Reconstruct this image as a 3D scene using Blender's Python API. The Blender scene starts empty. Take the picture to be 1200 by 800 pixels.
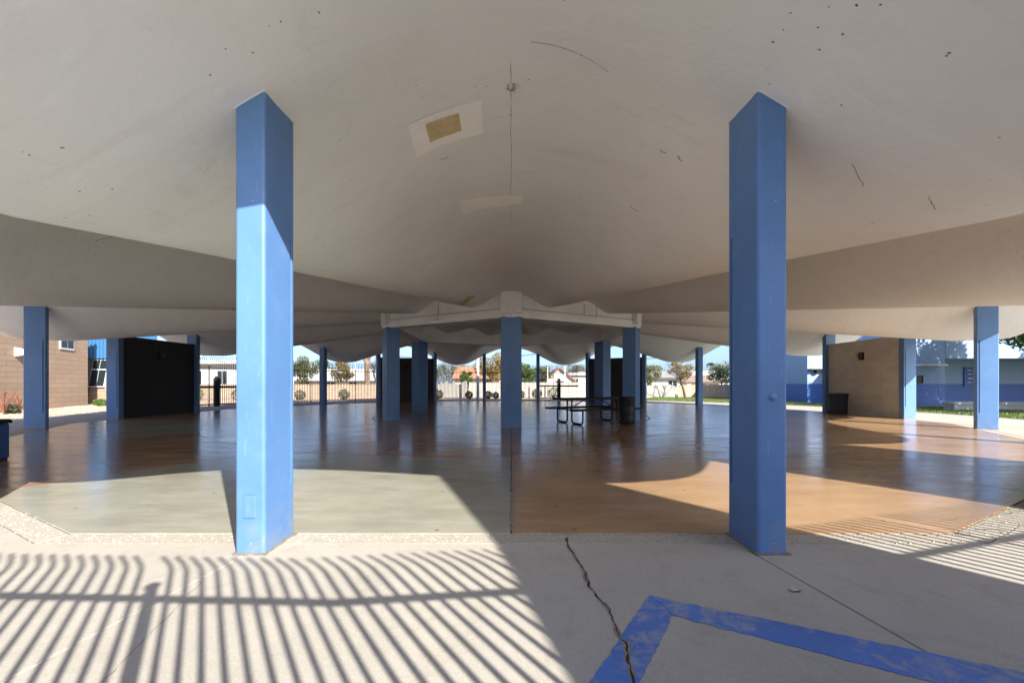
import bpy, math, random
import numpy as np
from mathutils import Vector

# All plan measures below are in units worked out from image pixels; U turns them into metres.
U = 0.79  # scales whole scene and camera, set by the picnic table's usual size
sc = bpy.context.scene
col = sc.collection
R = math.radians

# ------------------------------------------------------------------ camera, sky, sun, exposure
cam = bpy.data.cameras.new('camera')
cam.sensor_width = 36.0
cam.lens = 15.45
cam.shift_x = 0.0008
cam.shift_y = 0.0410
cam.clip_start = 0.02
cam.clip_end = 2000
cam_o = bpy.data.objects.new('camera', cam)
cam_o.location = (0, 0, 1.5 * U)
cam_o.rotation_euler = (R(90), 0, 0)
col.objects.link(cam_o)
sc.camera = cam_o

SUN = Vector((0.70, -1.0, 0.817)).normalized()
EL = math.asin(SUN.z)
ROT = math.atan2(SUN.x, SUN.y)
w = bpy.data.worlds.new('World')
sc.world = w
w.use_nodes = True
sky = w.node_tree.nodes.new('ShaderNodeTexSky')
sky.sky_type = 'NISHITA'
sky.sun_disc = False
sky.sun_elevation = EL
sky.sun_rotation = ROT
sky.air_density = 0.6
sky.dust_density = 2.0
sky.ozone_density = 4.0
bg = w.node_tree.nodes['Background']
bg.inputs[1].default_value = 0.112
w.node_tree.links.new(sky.outputs[0], bg.inputs[0])

sl = bpy.data.lights.new('sun', 'SUN')
sl.energy = 4.4
sl.angle = R(0.53)
sl.color = (1.0, 0.965, 0.90)
sun_o = bpy.data.objects.new('sun', sl)
sun_o.rotation_euler = SUN.to_track_quat('Z', 'Y').to_euler()
sun_o.location = (20, -30, 40)
col.objects.link(sun_o)

sc.view_settings.view_transform = 'Standard'
sc.view_settings.look = 'None'
sc.view_settings.exposure = 1.58
sc.view_settings.gamma = 1.0
sc.view_settings.use_curve_mapping = False
sc.render.engine = 'CYCLES'
sc.cycles.use_denoising = True
sc.cycles.max_bounces = 12
sc.cycles.diffuse_bounces = 8
sc.cycles.glossy_bounces = 4
sc.cycles.transparent_max_bounces = 8

# ------------------------------------------------------------------ materials
def nmat(name):
    m = bpy.data.materials.new(name)
    m.use_nodes = True
    nt = m.node_tree
    return m, nt, nt.nodes['Principled BSDF']

def N(nt, kind, **kw):
    n = nt.nodes.new(kind)
    for k, v in kw.items():
        if k in n.inputs.keys():
            n.inputs[k].default_value = v
        else:
            setattr(n, k, v)
    return n

def ramp(nt, fac, stops):
    r = nt.nodes.new('ShaderNodeValToRGB')
    e = r.color_ramp.elements
    while len(e) < len(stops):
        e.new(0.5)
    for i, (p, c) in enumerate(stops):
        e[i].position = p
        e[i].color = (*c, 1) if len(c) == 3 else c
    nt.links.new(fac, r.inputs[0])
    return r.outputs[0]

def mix(nt, fac, a, b, mode='MIX'):
    m = nt.nodes.new('ShaderNodeMix')
    m.data_type = 'RGBA'
    m.blend_type = mode
    for sock, v in ((m.inputs[0], fac), (m.inputs[6], a), (m.inputs[7], b)):
        if hasattr(v, 'is_output'):
            nt.links.new(v, sock)
        elif isinstance(v, (int, float)):
            sock.default_value = v
        else:
            sock.default_value = (*v, 1)
    return m.outputs[2]

def coords(nt, scale=(1, 1, 1), kind='Object', rot=(0, 0, 0)):
    tc = nt.nodes.new('ShaderNodeTexCoord')
    mp = nt.nodes.new('ShaderNodeMapping')
    mp.inputs['Scale'].default_value = scale
    mp.inputs['Rotation'].default_value = rot
    nt.links.new(tc.outputs[kind], mp.inputs[0])
    return mp.outputs[0]

def noise(nt, vec, scale, detail=4, rough=0.6, dist=0.0):
    n = N(nt, 'ShaderNodeTexNoise', Scale=scale, Detail=detail, Roughness=rough, Distortion=dist)
    nt.links.new(vec, n.inputs['Vector'])
    return n.outputs[0]

def bump(nt, b, h, strength=0.2, dist=0.01):
    n = N(nt, 'ShaderNodeBump', Strength=strength, Distance=dist)
    nt.links.new(h, n.inputs['Height'])
    nt.links.new(n.outputs[0], b.inputs['Normal'])

def sc3(c, k):
    return tuple(min(1, x * k) for x in c)

def pm(name, c, rough=0.6, var=0.15, scale=2.0, fine=40.0, bmp=0.15, bdist=0.004, metal=0.0, spec=0.5, stretch=(1, 1, 1)):
    m, nt, b = nmat(name)
    v = coords(nt, stretch)
    a = noise(nt, v, scale, 5, 0.6)
    f = noise(nt, v, fine, 3, 0.6)
    c1 = ramp(nt, a, [(0.3, sc3(c, 1 - var)), (0.7, sc3(c, 1 + var))])
    c2 = mix(nt, 0.25, c1, ramp(nt, f, [(0.35, sc3(c, 0.75)), (0.65, sc3(c, 1.2))]))
    nt.links.new(c2, b.inputs['Base Color'])
    b.inputs['Roughness'].default_value = rough
    b.inputs['Metallic'].default_value = metal
    b.inputs['Specular IOR Level'].default_value = spec
    bump(nt, b, f, bmp, bdist)
    return m

M = {}
CYM = 20.9 * U
# column paint: glossy school blue with scuffs and chips
def paint_blue():
    m, nt, b = nmat('blue_paint')
    c = (0.086, 0.192, 0.40)
    v = coords(nt)
    a = noise(nt, v, 1.3, 4)
    base = ramp(nt, a, [(0.3, sc3(c, 0.90)), (0.7, sc3(c, 1.09))])
    base = mix(nt, ramp(nt, noise(nt, v, 5.0, 6, 0.7, 0.5), [(0.50, (0, 0, 0)), (0.75, (0.30, 0.30, 0.30))]), base, (0.17, 0.25, 0.42))
    vo = N(nt, 'ShaderNodeTexVoronoi', Scale=12.0, Randomness=1.0)
    nt.links.new(v, vo.inputs['Vector'])
    chip = ramp(nt, vo.outputs['Distance'], [(0.035, (1, 1, 1)), (0.06, (0, 0, 0))])
    msk = ramp(nt, noise(nt, v, 2.6, 2), [(0.56, (0, 0, 0)), (0.62, (1, 1, 1))])
    cm = mix(nt, 1.0, chip, msk, 'MULTIPLY')
    vs = coords(nt, (1, 1, 0.15))
    scr = ramp(nt, noise(nt, vs, 30, 2, 0.5), [(0.66, (0, 0, 0)), (0.75, (0.2, 0.2, 0.2))])
    base2 = mix(nt, scr, base, (0.30, 0.40, 0.62))
    sep = nt.nodes.new('ShaderNodeSeparateXYZ')
    tc = nt.nodes.new('ShaderNodeTexCoord')
    nt.links.new(tc.outputs['Object'], sep.inputs[0])
    low = ramp(nt, sep.outputs[2], [(0.0, (1, 1, 1)), (0.34, (0, 0, 0))])
    dirt = mix(nt, 1.0, low, ramp(nt, noise(nt, v, 9, 5), [(0.42, (0, 0, 0)), (0.7, (0.8, 0.8, 0.8))]), 'MULTIPLY')
    hand = ramp(nt, sep.outputs[2], [(0.15, (0.6, 0.6, 0.6)), (1.25, (0, 0, 0))])
    rub = mix(nt, 1.0, hand, ramp(nt, noise(nt, coords(nt, (1, 1, 2.2)), 7, 6, 0.7, 0.8), [(0.55, (0, 0, 0)), (0.66, (0.7, 0.7, 0.7))]), 'MULTIPLY')
    base2 = mix(nt, rub, base2, (0.10, 0.13, 0.20))
    base3 = mix(nt, dirt, base2, (0.19, 0.20, 0.24))
    base4 = mix(nt, cm, base3, (0.55, 0.62, 0.72))
    nt.links.new(base4, b.inputs['Base Color'])
    nt.links.new(ramp(nt, noise(nt, v, 4, 5, 0.65), [(0.3, (0.36, 0.36, 0.36)), (0.7, (0.58, 0.58, 0.58))]), b.inputs['Roughness'])
    bump(nt, b, mix(nt, 0.5, noise(nt, v, 25, 5, 0.65), noise(nt, v, 5, 3, 0.5)), 0.3, 0.008)
    return m
M['blue'] = paint_blue()

def ceiling_mat():
    m, nt, b = nmat('ceiling_plaster')
    v = coords(nt)
    c = (0.75, 0.77, 0.775)
    big = noise(nt, v, 0.35, 5, 0.6, 0.4)
    base = ramp(nt, big, [(0.28, (0.69, 0.71, 0.715)), (0.52, c), (0.75, (0.80, 0.82, 0.83))])
    st = noise(nt, coords(nt, (1, 1, 1)), 2.2, 6, 0.7, 1.2)
    base = mix(nt, ramp(nt, st, [(0.55, (0, 0, 0)), (0.72, (0.30, 0.30, 0.30))]), base, (0.60, 0.595, 0.56))
    pale = noise(nt, v, 1.1, 5, 0.65, 1.5)
    base = mix(nt, ramp(nt, pale, [(0.60, (0, 0, 0)), (0.68, (0.35, 0.35, 0.35))]), base, (0.78, 0.77, 0.72))
    # faint trowel strokes that run round the hub
    sub = N(nt, 'ShaderNodeVectorMath', operation='SUBTRACT'); sub.inputs[1].default_value = (0, CYM, 0)
    tcx = nt.nodes.new('ShaderNodeTexCoord'); nt.links.new(tcx.outputs['Object'], sub.inputs[0])
    sx = nt.nodes.new('ShaderNodeSeparateXYZ'); nt.links.new(sub.outputs[0], sx.inputs[0])
    at = N(nt, 'ShaderNodeMath', operation='ARCTAN2'); nt.links.new(sx.outputs[0], at.inputs[0]); nt.links.new(sx.outputs[1], at.inputs[1])
    ln = N(nt, 'ShaderNodeVectorMath', operation='LENGTH'); nt.links.new(sub.outputs[0], ln.inputs[0])
    cbx = nt.nodes.new('ShaderNodeCombineXYZ')
    m1 = N(nt, 'ShaderNodeMath', operation='MULTIPLY'); m1.inputs[1].default_value = 6.0; nt.links.new(at.outputs[0], m1.inputs[0])
    m2 = N(nt, 'ShaderNodeMath', operation='MULTIPLY'); m2.inputs[1].default_value = 2.6; nt.links.new(ln.outputs['Value'], m2.inputs[0])
    nt.links.new(m1.outputs[0], cbx.inputs[0]); nt.links.new(m2.outputs[0], cbx.inputs[1])
    arc_n = noise(nt, cbx.outputs[0], 1.6, 6, 0.7, 0.6)
    base = mix(nt, ramp(nt, arc_n, [(0.54, (0, 0, 0)), (0.66, (0.45, 0.45, 0.45))]), base, (0.79, 0.825, 0.85))
    base = mix(nt, ramp(nt, noise(nt, cbx.outputs[0], 0.9, 6, 0.72, 0.8), [(0.56, (0, 0, 0)), (0.74, (0.5, 0.5, 0.5))]), base, (0.60, 0.585, 0.55))
    # little pits and drips
    vo = N(nt, 'ShaderNodeTexVoronoi', Scale=8.5)
    wob = N(nt, 'ShaderNodeVectorMath', operation='ADD')
    nz = N(nt, 'ShaderNodeTexNoise', Scale=22.0, Detail=2.0)
    nt.links.new(v, nz.inputs['Vector'])
    sc_ = N(nt, 'ShaderNodeVectorMath', operation='SCALE')
    nt.links.new(nz.outputs['Color'], sc_.inputs[0])
    sc_.inputs['Scale'].default_value = 0.035
    nt.links.new(v, wob.inputs[0]); nt.links.new(sc_.outputs[0], wob.inputs[1])
    nt.links.new(wob.outputs[0], vo.inputs['Vector'])
    pit = ramp(nt, vo.outputs['Distance'], [(0.045, (1, 1, 1)), (0.075, (0, 0, 0))])
    msk = ramp(nt, noise(nt, v, 1.1, 3), [(0.47, (0, 0, 0)), (0.55, (0.9, 0.9, 0.9))])
    pm_ = mix(nt, 1.0, pit, msk, 'MULTIPLY')
    base = mix(nt, pm_, base, (0.07, 0.06, 0.05))
    nt.links.new(base, b.inputs['Base Color'])
    b.inputs['Roughness'].default_value = 0.62
    h = mix(nt, 0.5, noise(nt, v, 1.3, 6, 0.6), noise(nt, v, 14, 4, 0.6))
    bump(nt, b, h, 0.35, 0.02)
    return m
M['ceiling'] = ceiling_mat()

def floor_mat(name, c_lo, c, c_hi):
    m, nt, b = nmat(name)
    v = coords(nt)
    vs = coords(nt, (0.45, 1.5, 1), rot=(0, 0, R(14)))
    a = noise(nt, v, 0.55, 6, 0.62, 0.0)
    base = ramp(nt, a, [(0.30, c_lo), (0.52, c), (0.74, c_hi)])
    s = noise(nt, vs, 3.2, 5, 0.55, 0.5)
    base = mix(nt, ramp(nt, s, [(0.45, (0, 0, 0)), (0.70, (0.5, 0.5, 0.5))]), base, c_hi)
    base = mix(nt, ramp(nt, noise(nt, vs, 5.5, 4, 0.6, 0.4), [(0.52, (0, 0, 0)), (0.72, (0.45, 0.45, 0.45))]), base, c_lo)
    f = noise(nt, v, 70, 3)
    base = mix(nt, 0.16, base, ramp(nt, f, [(0.3, sc3(c, 0.6)), (0.7, sc3(c, 1.35))]))
    vo = N(nt, 'ShaderNodeTexVoronoi', Scale=2.6)
    nt.links.new(v, vo.inputs['Vector'])
    base = mix(nt, ramp(nt, vo.outputs['Distance'], [(0.03, (0.8, 0.8, 0.8)), (0.055, (0, 0, 0))]), base, sc3(c, 0.25))
    nt.links.new(base, b.inputs['Base Color'])
    rgh = ramp(nt, noise(nt, vs, 2.4, 3, 0.5, 0.0), [(0.3, (0.14, 0.14, 0.14)), (0.7, (0.25, 0.25, 0.25))])
    nt.links.new(rgh, b.inputs['Roughness'])
    b.inputs['Specular IOR Level'].default_value = 0.48
    hv = coords(nt, (0.7, 1.4, 1))
    bump(nt, b, noise(nt, hv, 3.0, 2, 0.5), 0.09, 0.02)
    return m
M['floor_brown'] = floor_mat('stained_concrete_brown', (0.235, 0.136, 0.070), (0.33, 0.203, 0.108), (0.41, 0.27, 0.158))
M['floor_grey'] = floor_mat('stained_concrete_grey_green', (0.195, 0.187, 0.145), (0.28, 0.27, 0.212), (0.37, 0.355, 0.285))

def concrete(name, c, grit=0.25, stain=0.35, rough=0.85):
    m, nt, b = nmat(name)
    v = coords(nt)
    a = noise(nt, v, 0.8, 6, 0.65, 0.6)
    base = ramp(nt, a, [(0.28, sc3(c, 0.84)), (0.5, c), (0.75, sc3(c, 1.13))])
    s = noise(nt, v, 2.7, 6, 0.7, 1.6)
    base = mix(nt, ramp(nt, s, [(0.52, (0, 0, 0)), (0.75, (stain, stain, stain))]), base, (c[0] * 0.72, c[1] * 0.64, c[2] * 0.55))
    f = noise(nt, v, 120, 3, 0.7)
    base = mix(nt, grit, base, ramp(nt, f, [(0.35, sc3(c, 0.55)), (0.65, sc3(c, 1.3))]))
    vo = N(nt, 'ShaderNodeTexVoronoi', Scale=11.0)
    nt.links.new(v, vo.inputs['Vector'])
    sp = ramp(nt, vo.outputs['Distance'], [(0.025, (0.6, 0.6, 0.6)), (0.05, (0, 0, 0))])
    base = mix(nt, sp, base, sc3(c, 0.35))
    nt.links.new(base, b.inputs['Base Color'])
    b.inputs['Roughness'].default_value = rough
    bump(nt, b, mix(nt, 0.5, f, noise(nt, v, 18, 5)), 0.35, 0.006)
    return m
M['concrete'] = concrete('apron_concrete', (0.345, 0.315, 0.265), 0.24, 0.6)
M['border'] = concrete('exposed_aggregate', (0.34, 0.305, 0.25), 0.7, 0.7)
M['planter'] = concrete('planter_concrete', (0.36, 0.37, 0.36))
M['beam'] = concrete('beam_plaster', (0.73, 0.75, 0.755), 0.10, 0.2, 0.7)

def stripe_mat():
    m, nt, b = nmat('worn_blue_line_paint')
    v = coords(nt)
    c = (0.065, 0.14, 0.38)
    wear = noise(nt, v, 9, 7, 0.72, 0.8)
    wide = noise(nt, v, 1.7, 3)
    wsum = N(nt, 'ShaderNodeMath', operation='ADD'); wsum.inputs[1].default_value = 0
    ml = N(nt, 'ShaderNodeMath', operation='MULTIPLY'); ml.inputs[1].default_value = 0.55
    nt.links.new(wide, ml.inputs[0]); nt.links.new(wear, wsum.inputs[0]); nt.links.new(ml.outputs[0], wsum.inputs[1])
    k = ramp(nt, wsum.outputs[0], [(0.74, (0, 0, 0)), (0.92, (0.8, 0.8, 0.8))])
    base = mix(nt, k, ramp(nt, noise(nt, v, 3, 4), [(0.3, sc3(c, 0.85)), (0.7, sc3(c, 1.2))]), (0.27, 0.27, 0.29))
    nt.links.new(base, b.inputs['Base Color'])
    b.inputs['Roughness'].default_value = 0.7
    bump(nt, b, noise(nt, v, 120, 3), 0.3, 0.004)
    return m
M['stripe'] = stripe_mat()

def block_mat(name, c, mortar, bw=0.4, bh=0.2, msize=0.012, rough=0.85, axis='X'):
    m, nt, b = nmat(name)
    tc = nt.nodes.new('ShaderNodeTexCoord')
    sep = nt.nodes.new('ShaderNodeSeparateXYZ'); cb = nt.nodes.new('ShaderNodeCombineXYZ')
    nt.links.new(tc.outputs['Object'], sep.inputs[0])
    ad = N(nt, 'ShaderNodeMath', operation='ADD')
    nt.links.new(sep.outputs[0], ad.inputs[0]); nt.links.new(sep.outputs[1], ad.inputs[1])
    nt.links.new(ad.outputs[0], cb.inputs[0]); nt.links.new(sep.outputs[2], cb.inputs[1])
    br = N(nt, 'ShaderNodeTexBrick', Scale=1.0)
    br.inputs['Color1'].default_value = (*sc3(c, 0.9), 1)
    br.inputs['Color2'].default_value = (*sc3(c, 1.1), 1)
    br.inputs['Mortar'].default_value = (*mortar, 1)
    br.inputs['Mortar Size'].default_value = msize
    br.inputs['Brick Width'].default_value = bw
    br.inputs['Row Height'].default_value = bh
    nt.links.new(cb.outputs[0], br.inputs['Vector'])
    v = coords(nt)
    base = mix(nt, 0.3, br.outputs[0], ramp(nt, noise(nt, v, 1.2, 6, 0.7), [(0.3, sc3(c, 0.75)), (0.7, sc3(c, 1.2))]))
    nt.links.new(base, b.inputs['Base Color'])
    b.inputs['Roughness'].default_value = rough
    n = N(nt, 'ShaderNodeBump', Strength=0.5, Distance=0.01, invert=True)
    nt.links.new(br.outputs['Fac'], n.inputs['Height'])
    nt.links.new(n.outputs[0], b.inputs['Normal'])
    return m
M['tan_block'] = block_mat('tan_concrete_block', (0.33, 0.235, 0.155), (0.215, 0.15, 0.10), 0.8, 0.24, 0.014)
M['wall_tan'] = block_mat('tan_painted_block', (0.58, 0.53, 0.46), (0.52, 0.475, 0.41), 0.4, 0.2, 0.008)
M['wall_black'] = block_mat('black_painted_block', (0.012, 0.012, 0.013), (0.008, 0.008, 0.009), 0.4, 0.2, 0.008, 0.6)
M['wall_brown'] = block_mat('dark_brown_painted_block', (0.035, 0.03, 0.026), (0.025, 0.022, 0.02), 0.4, 0.2, 0.008, 0.7)
M['yard_block'] = block_mat('pale_block', (0.50, 0.46, 0.40), (0.40, 0.36, 0.30), 0.4, 0.2, 0.01)
M['yard_tan'] = block_mat('buff_block', (0.36, 0.28, 0.20), (0.27, 0.21, 0.15), 0.4, 0.2, 0.01)

M['black_metal'] = pm('black_enamel', (0.009, 0.009, 0.010), 0.55, 0.2, 5, 60, 0.1, spec=0.25)
M['black_plastic'] = pm('black_plastic', (0.010, 0.010, 0.011), 0.55, 0.3, 6, 90, 0.25)
M['steel'] = pm('galvanised_steel', (0.45, 0.45, 0.44), 0.45, 0.15, 4, 60, 0.1, metal=0.7)
M['dark'] = pm('dark_crack_filler', (0.012, 0.010, 0.009), 0.95, 0.3, 8, 80, 0.1)
M['crumble'] = pm('crumbled_edge', (0.20, 0.165, 0.125), 0.95, 0.35, 8, 60, 0.5)
M['joint'] = pm('joint_dirt', (0.07, 0.06, 0.05), 0.95, 0.3, 8, 80, 0.2)
M['patch_pale'] = pm('pale_plaster_patch', (0.90, 0.90, 0.87), 0.7, 0.05, 3, 40, 0.3)
M['patch_faint'] = pm('faint_plaster_patch', (0.85, 0.86, 0.84), 0.7, 0.05, 3, 40, 0.3)
M['patch_yellow'] = pm('bare_yellow_plaster', (0.58, 0.45, 0.26), 0.85, 0.18, 7, 50, 0.4)
M['paint_light'] = pm('pale_blue_wall_paint', (0.25, 0.355, 0.53), 0.7, 0.06, 0.7, 30, 0.1)
M['paint_royal'] = pm('royal_blue_wall_paint', (0.045, 0.12, 0.38), 0.55, 0.10, 0.8, 30, 0.1)
M['blue_metal'] = pm('blue_ribbed_metal', (0.045, 0.15, 0.30), 0.45, 0.08, 0.8, 30, 0.05)
M['white_paint'] = pm('white_paint', (0.60, 0.59, 0.57), 0.55, 0.06, 2, 40, 0.1)
M['glass'] = pm('dark_window_glass', (0.02, 0.028, 0.032), 0.15, 0.1, 1, 10, 0.0, spec=0.12)
M['roof_white'] = pm('white_roofing', (0.46, 0.46, 0.45), 0.8, 0.1, 1.0, 12, 0.2)
M['roof_orange'] = pm('terracotta_roofing', (0.40, 0.19, 0.10), 0.85, 0.2, 1.5, 8, 0.5, 0.03)
M['roof_brown'] = pm('brown_shingles', (0.22, 0.155, 0.11), 0.9, 0.2, 1.5, 9, 0.5, 0.03)
M['roof_grey'] = pm('grey_shingles', (0.22, 0.22, 0.22), 0.9, 0.2, 1.5, 9, 0.5, 0.03)
M['stucco_cream'] = pm('cream_stucco', (0.52, 0.43, 0.32), 0.9, 0.1, 0.8, 25, 0.4)
M['stucco_white'] = pm('white_stucco', (0.50, 0.50, 0.48), 0.9, 0.08, 0.8, 25, 0.4)
M['stucco_grey'] = pm('grey_stucco', (0.42, 0.45, 0.46), 0.9, 0.1, 0.8, 25, 0.4)
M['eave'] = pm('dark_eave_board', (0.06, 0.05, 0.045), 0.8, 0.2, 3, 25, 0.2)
M['wood'] = pm('weathered_fence_wood', (0.36, 0.28, 0.19), 0.9, 0.35, 3, 25, 0.4, stretch=(4, 4, 0.4))
M['wood_grey'] = pm('grey_fence_wood', (0.33, 0.31, 0.27), 0.9, 0.35, 3, 25, 0.4, stretch=(4, 4, 0.4))
M['bark'] = pm('brown_bark', (0.10, 0.075, 0.055), 0.95, 0.35, 6, 40, 0.7, 0.02, stretch=(2, 2, 0.5))
M['bark_red'] = pm('reddish_bark', (0.19, 0.125, 0.09), 0.95, 0.3, 4, 30, 0.5, 0.02)
M['gravel'] = pm('pink_gravel', (0.40, 0.285, 0.215), 0.95, 0.18, 0.6, 30, 0.9, 0.03)
M['soil'] = pm('dry_earth', (0.42, 0.34, 0.265), 0.95, 0.2, 0.2, 20, 0.6, 0.03)
M['lawn'] = pm('lawn_turf', (0.085, 0.125, 0.035), 0.95, 0.4, 0.9, 30, 0.9, 0.03)
M['street'] = pm('asphalt', (0.06, 0.06, 0.06), 0.9, 0.2, 0.6, 60, 0.5)
M['leaf_dry'] = pm('dry_leaf', (0.50, 0.38, 0.27), 0.8, 0.3, 20, 90, 0.4)
M['plate'] = M['blue']
M['lamp_glass'] = pm('amber_lamp_glass', (0.05, 0.025, 0.016), 0.35, 0.1, 4, 30, 0.05)

def leaf(name, c, var=0.45):
    m, nt, b = nmat(name)
    g = nt.nodes.new('ShaderNodeNewGeometry')
    c1 = ramp(nt, g.outputs['Random Per Island'], [(0.0, sc3(c, 1 - var)), (0.5, c), (1.0, (c[0] * (1 + var * 1.2), c[1] * (1 + var), c[2] * (1 + var * 0.4)))])
    nt.links.new(c1, b.inputs['Base Color'])
    b.inputs['Roughness'].default_value = 0.55
    tr = N(nt, 'ShaderNodeBsdfTranslucent')
    nt.links.new(c1, tr.inputs[0])
    mx = nt.nodes.new('ShaderNodeMixShader')
    mx.inputs[0].default_value = 0.3
    nt.links.new(b.outputs[0], mx.inputs[1]); nt.links.new(tr.outputs[0], mx.inputs[2])
    nt.links.new(mx.outputs[0], nt.nodes['Material Output'].inputs[0])
    return m
M['leaf_green'] = leaf('green_leaf', (0.055, 0.115, 0.022))
M['leaf_citrus'] = leaf('citrus_leaf', (0.085, 0.15, 0.025))
M['leaf_olive'] = leaf('olive_leaf', (0.125, 0.13, 0.05))
M['leaf_yellow'] = leaf('yellowing_leaf', (0.20, 0.155, 0.04))
M['leaf_dark'] = leaf('dark_leaf', (0.025, 0.05, 0.02))
M['leaf_sage'] = leaf('sage_leaf', (0.13, 0.145, 0.085))
M['leaf_tan'] = leaf('tan_twig', (0.20, 0.15, 0.10))
M['stem_red'] = leaf('red_stem', (0.28, 0.11, 0.07))
M['grass'] = leaf('grass_blade', (0.14, 0.19, 0.05))

# ------------------------------------------------------------------ mesh helpers
class MB:
    def __init__(s):
        s.v, s.f, s.sm = [], [], []
    def add(s, vs, fs, smooth=False):
        o = len(s.v)
        s.v += [tuple(p) for p in vs]
        s.f += [tuple(i + o for i in f) for f in fs]
        s.sm += [smooth] * len(fs)
        return s
    def box(s, x0, x1, y0, y1, z0, z1, bev=0.0):
        if bev <= 0:
            vs = [(x0, y0, z0), (x1, y0, z0), (x1, y1, z0), (x0, y1, z0), (x0, y0, z1), (x1, y0, z1), (x1, y1, z1), (x0, y1, z1)]
            return s.add(vs, [(3, 2, 1, 0), (4, 5, 6, 7), (0, 1, 5, 4), (1, 2, 6, 5), (2, 3, 7, 6), (3, 0, 4, 7)])
        b = bev
        def oct_(z, i):
            return [(x0 + b + i, y0 + i, z), (x1 - b - i, y0 + i, z), (x1 - i, y0 + b + i, z), (x1 - i, y1 - b - i, z), (x1 - b - i, y1 - i, z), (x0 + b + i, y1 - i, z), (x0 + i, y1 - b - i, z), (x0 + i, y0 + b + i, z)]
        return s.loft([oct_(z0, 0), oct_(z1 - b, 0), oct_(z1, b * 0.7)])
    def loft(s, rings, cap=True, smooth=False):
        n = len(rings[0]); vs = [p for r in rings for p in r]; fs = []
        for k in range(len(rings) - 1):
            for i in range(n):
                j = (i + 1) % n
                fs.append((k * n + i, k * n + j, (k + 1) * n + j, (k + 1) * n + i))
        s.add(vs, fs, smooth)
        if cap:
            s.add(rings[0], [tuple(range(n - 1, -1, -1))])
            s.add(rings[-1], [tuple(range(n))])
        return s
    def prism(s, pts, z0, z1):
        return s.loft([[(x, y, z0) for x, y in pts], [(x, y, z1) for x, y in pts]])
    def tube(s, pts, rad, n=8, smooth=True, cap=True):
        P = [Vector(p) for p in pts]
        rs = rad if isinstance(rad, (list, tuple)) else [rad] * len(P)
        rings = []; up = None
        for i, p in enumerate(P):
            d = (P[min(i + 1, len(P) - 1)] - P[max(i - 1, 0)]).normalized()
            if up is None:
                up = Vector((0, 0, 1)) if abs(d.z) < 0.9 else Vector((1, 0, 0))
            a = d.cross(up)
            if a.length < 1e-4:
                a = d.cross(Vector((0, 1, 0)))
            a.normalize(); bb = a.cross(d).normalized(); up = bb
            rings.append([tuple(p + (a * math.cos(t) + bb * math.sin(t)) * rs[i]) for t in [2 * math.pi * k / n for k in range(n)]])
        return s.loft(rings, cap, smooth)
    def lathe(s, prof, n=20, cx=0, cy=0, smooth=True):
        return s.loft([[(cx + r * math.cos(2 * math.pi * k / n), cy + r * math.sin(2 * math.pi * k / n), z) for k in range(n)] for r, z in prof], True, smooth)
    def mesh(s, name, mat):
        me = bpy.data.meshes.new(name)
        me.from_pydata([(x * U, y * U, z * U) for x, y, z in s.v], [], s.f)
        me.polygons.foreach_set('use_smooth', s.sm)
        me.materials.append(mat)
        me.update()
        return me
    def build(s, name, mat, parent=None, **tags):
        return link(name, s.mesh(name, mat if not isinstance(mat, str) else M[mat]), parent, **tags)

def tag(o, label=None, cat=None, group=None, kind=None):
    if label: o['label'] = label
    if cat: o['category'] = cat
    if group: o['group'] = group
    if kind: o['kind'] = kind
    return o

def link(name, data, parent=None, label=None, cat=None, group=None, kind=None, loc=(0, 0, 0), rz=0.0):
    o = bpy.data.objects.new(name, data)
    col.objects.link(o)
    o.location = tuple(c * U for c in loc)
    o.rotation_euler = (0, 0, rz)
    if parent is not None:
        o.parent = parent
    return tag(o, label, cat, group, kind)

def thing(name, label, cat, loc=(0, 0, 0), rz=0.0, group=None):
    return link(name, None, None, label, cat, group, None, loc, rz)

def copy_tree(o, parent=None):
    c = o.copy(); col.objects.link(c); c.parent = parent
    for ch in list(o.children):
        copy_tree(ch, c)
    return c

CY = 20.9                                  # centre of the round pavilion
def pol(r, deg):
    return (r * math.sin(R(deg)), CY - r * math.cos(R(deg)))

# ------------------------------------------------------------------ ground, floor slabs, apron
g = MB()
g.add([(-900, -500, -0.07), (900, -500, -0.07), (900, 1200, -0.07), (-900, 1200, -0.07)], [(0, 1, 2, 3)])
g.build('ground', 'soil', kind='structure')

def ring_sheet(r0, r1, a0, a1, z, step=3.0):
    n = max(2, int(abs(a1 - a0) / step)); vs = []; fs = []
    for k in range(n + 1):
        a = a0 + (a1 - a0) * k / n
        vs += [(*pol(r0, a), z), (*pol(r1, a), z)]
    for k in range(n):
        fs.append((2 * k, 2 * k + 1, 2 * k + 3, 2 * k + 2) if a1 > a0 else (2 * k, 2 * k + 2, 2 * k + 3, 2 * k + 1))
    return vs, fs
MB().add(*ring_sheet(21.3, 60, -178, -28, -0.045)).build('gravel_ground', 'gravel', kind='structure')
MB().add(*ring_sheet(21.3, 60, -178, -206, -0.0455)).build('gravel_verge', 'gravel', kind='structure')
MB().add(*ring_sheet(21.7, 46, 62, 153, -0.04)).build('lawn', 'lawn', kind='structure')

APO = 16.5
def edge_r(a):                              # dodecagon slab edge, corners at 15, 45, ...
    m = ((a + 15) % 30) - 15
    return APO / math.cos(R(m))

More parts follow.
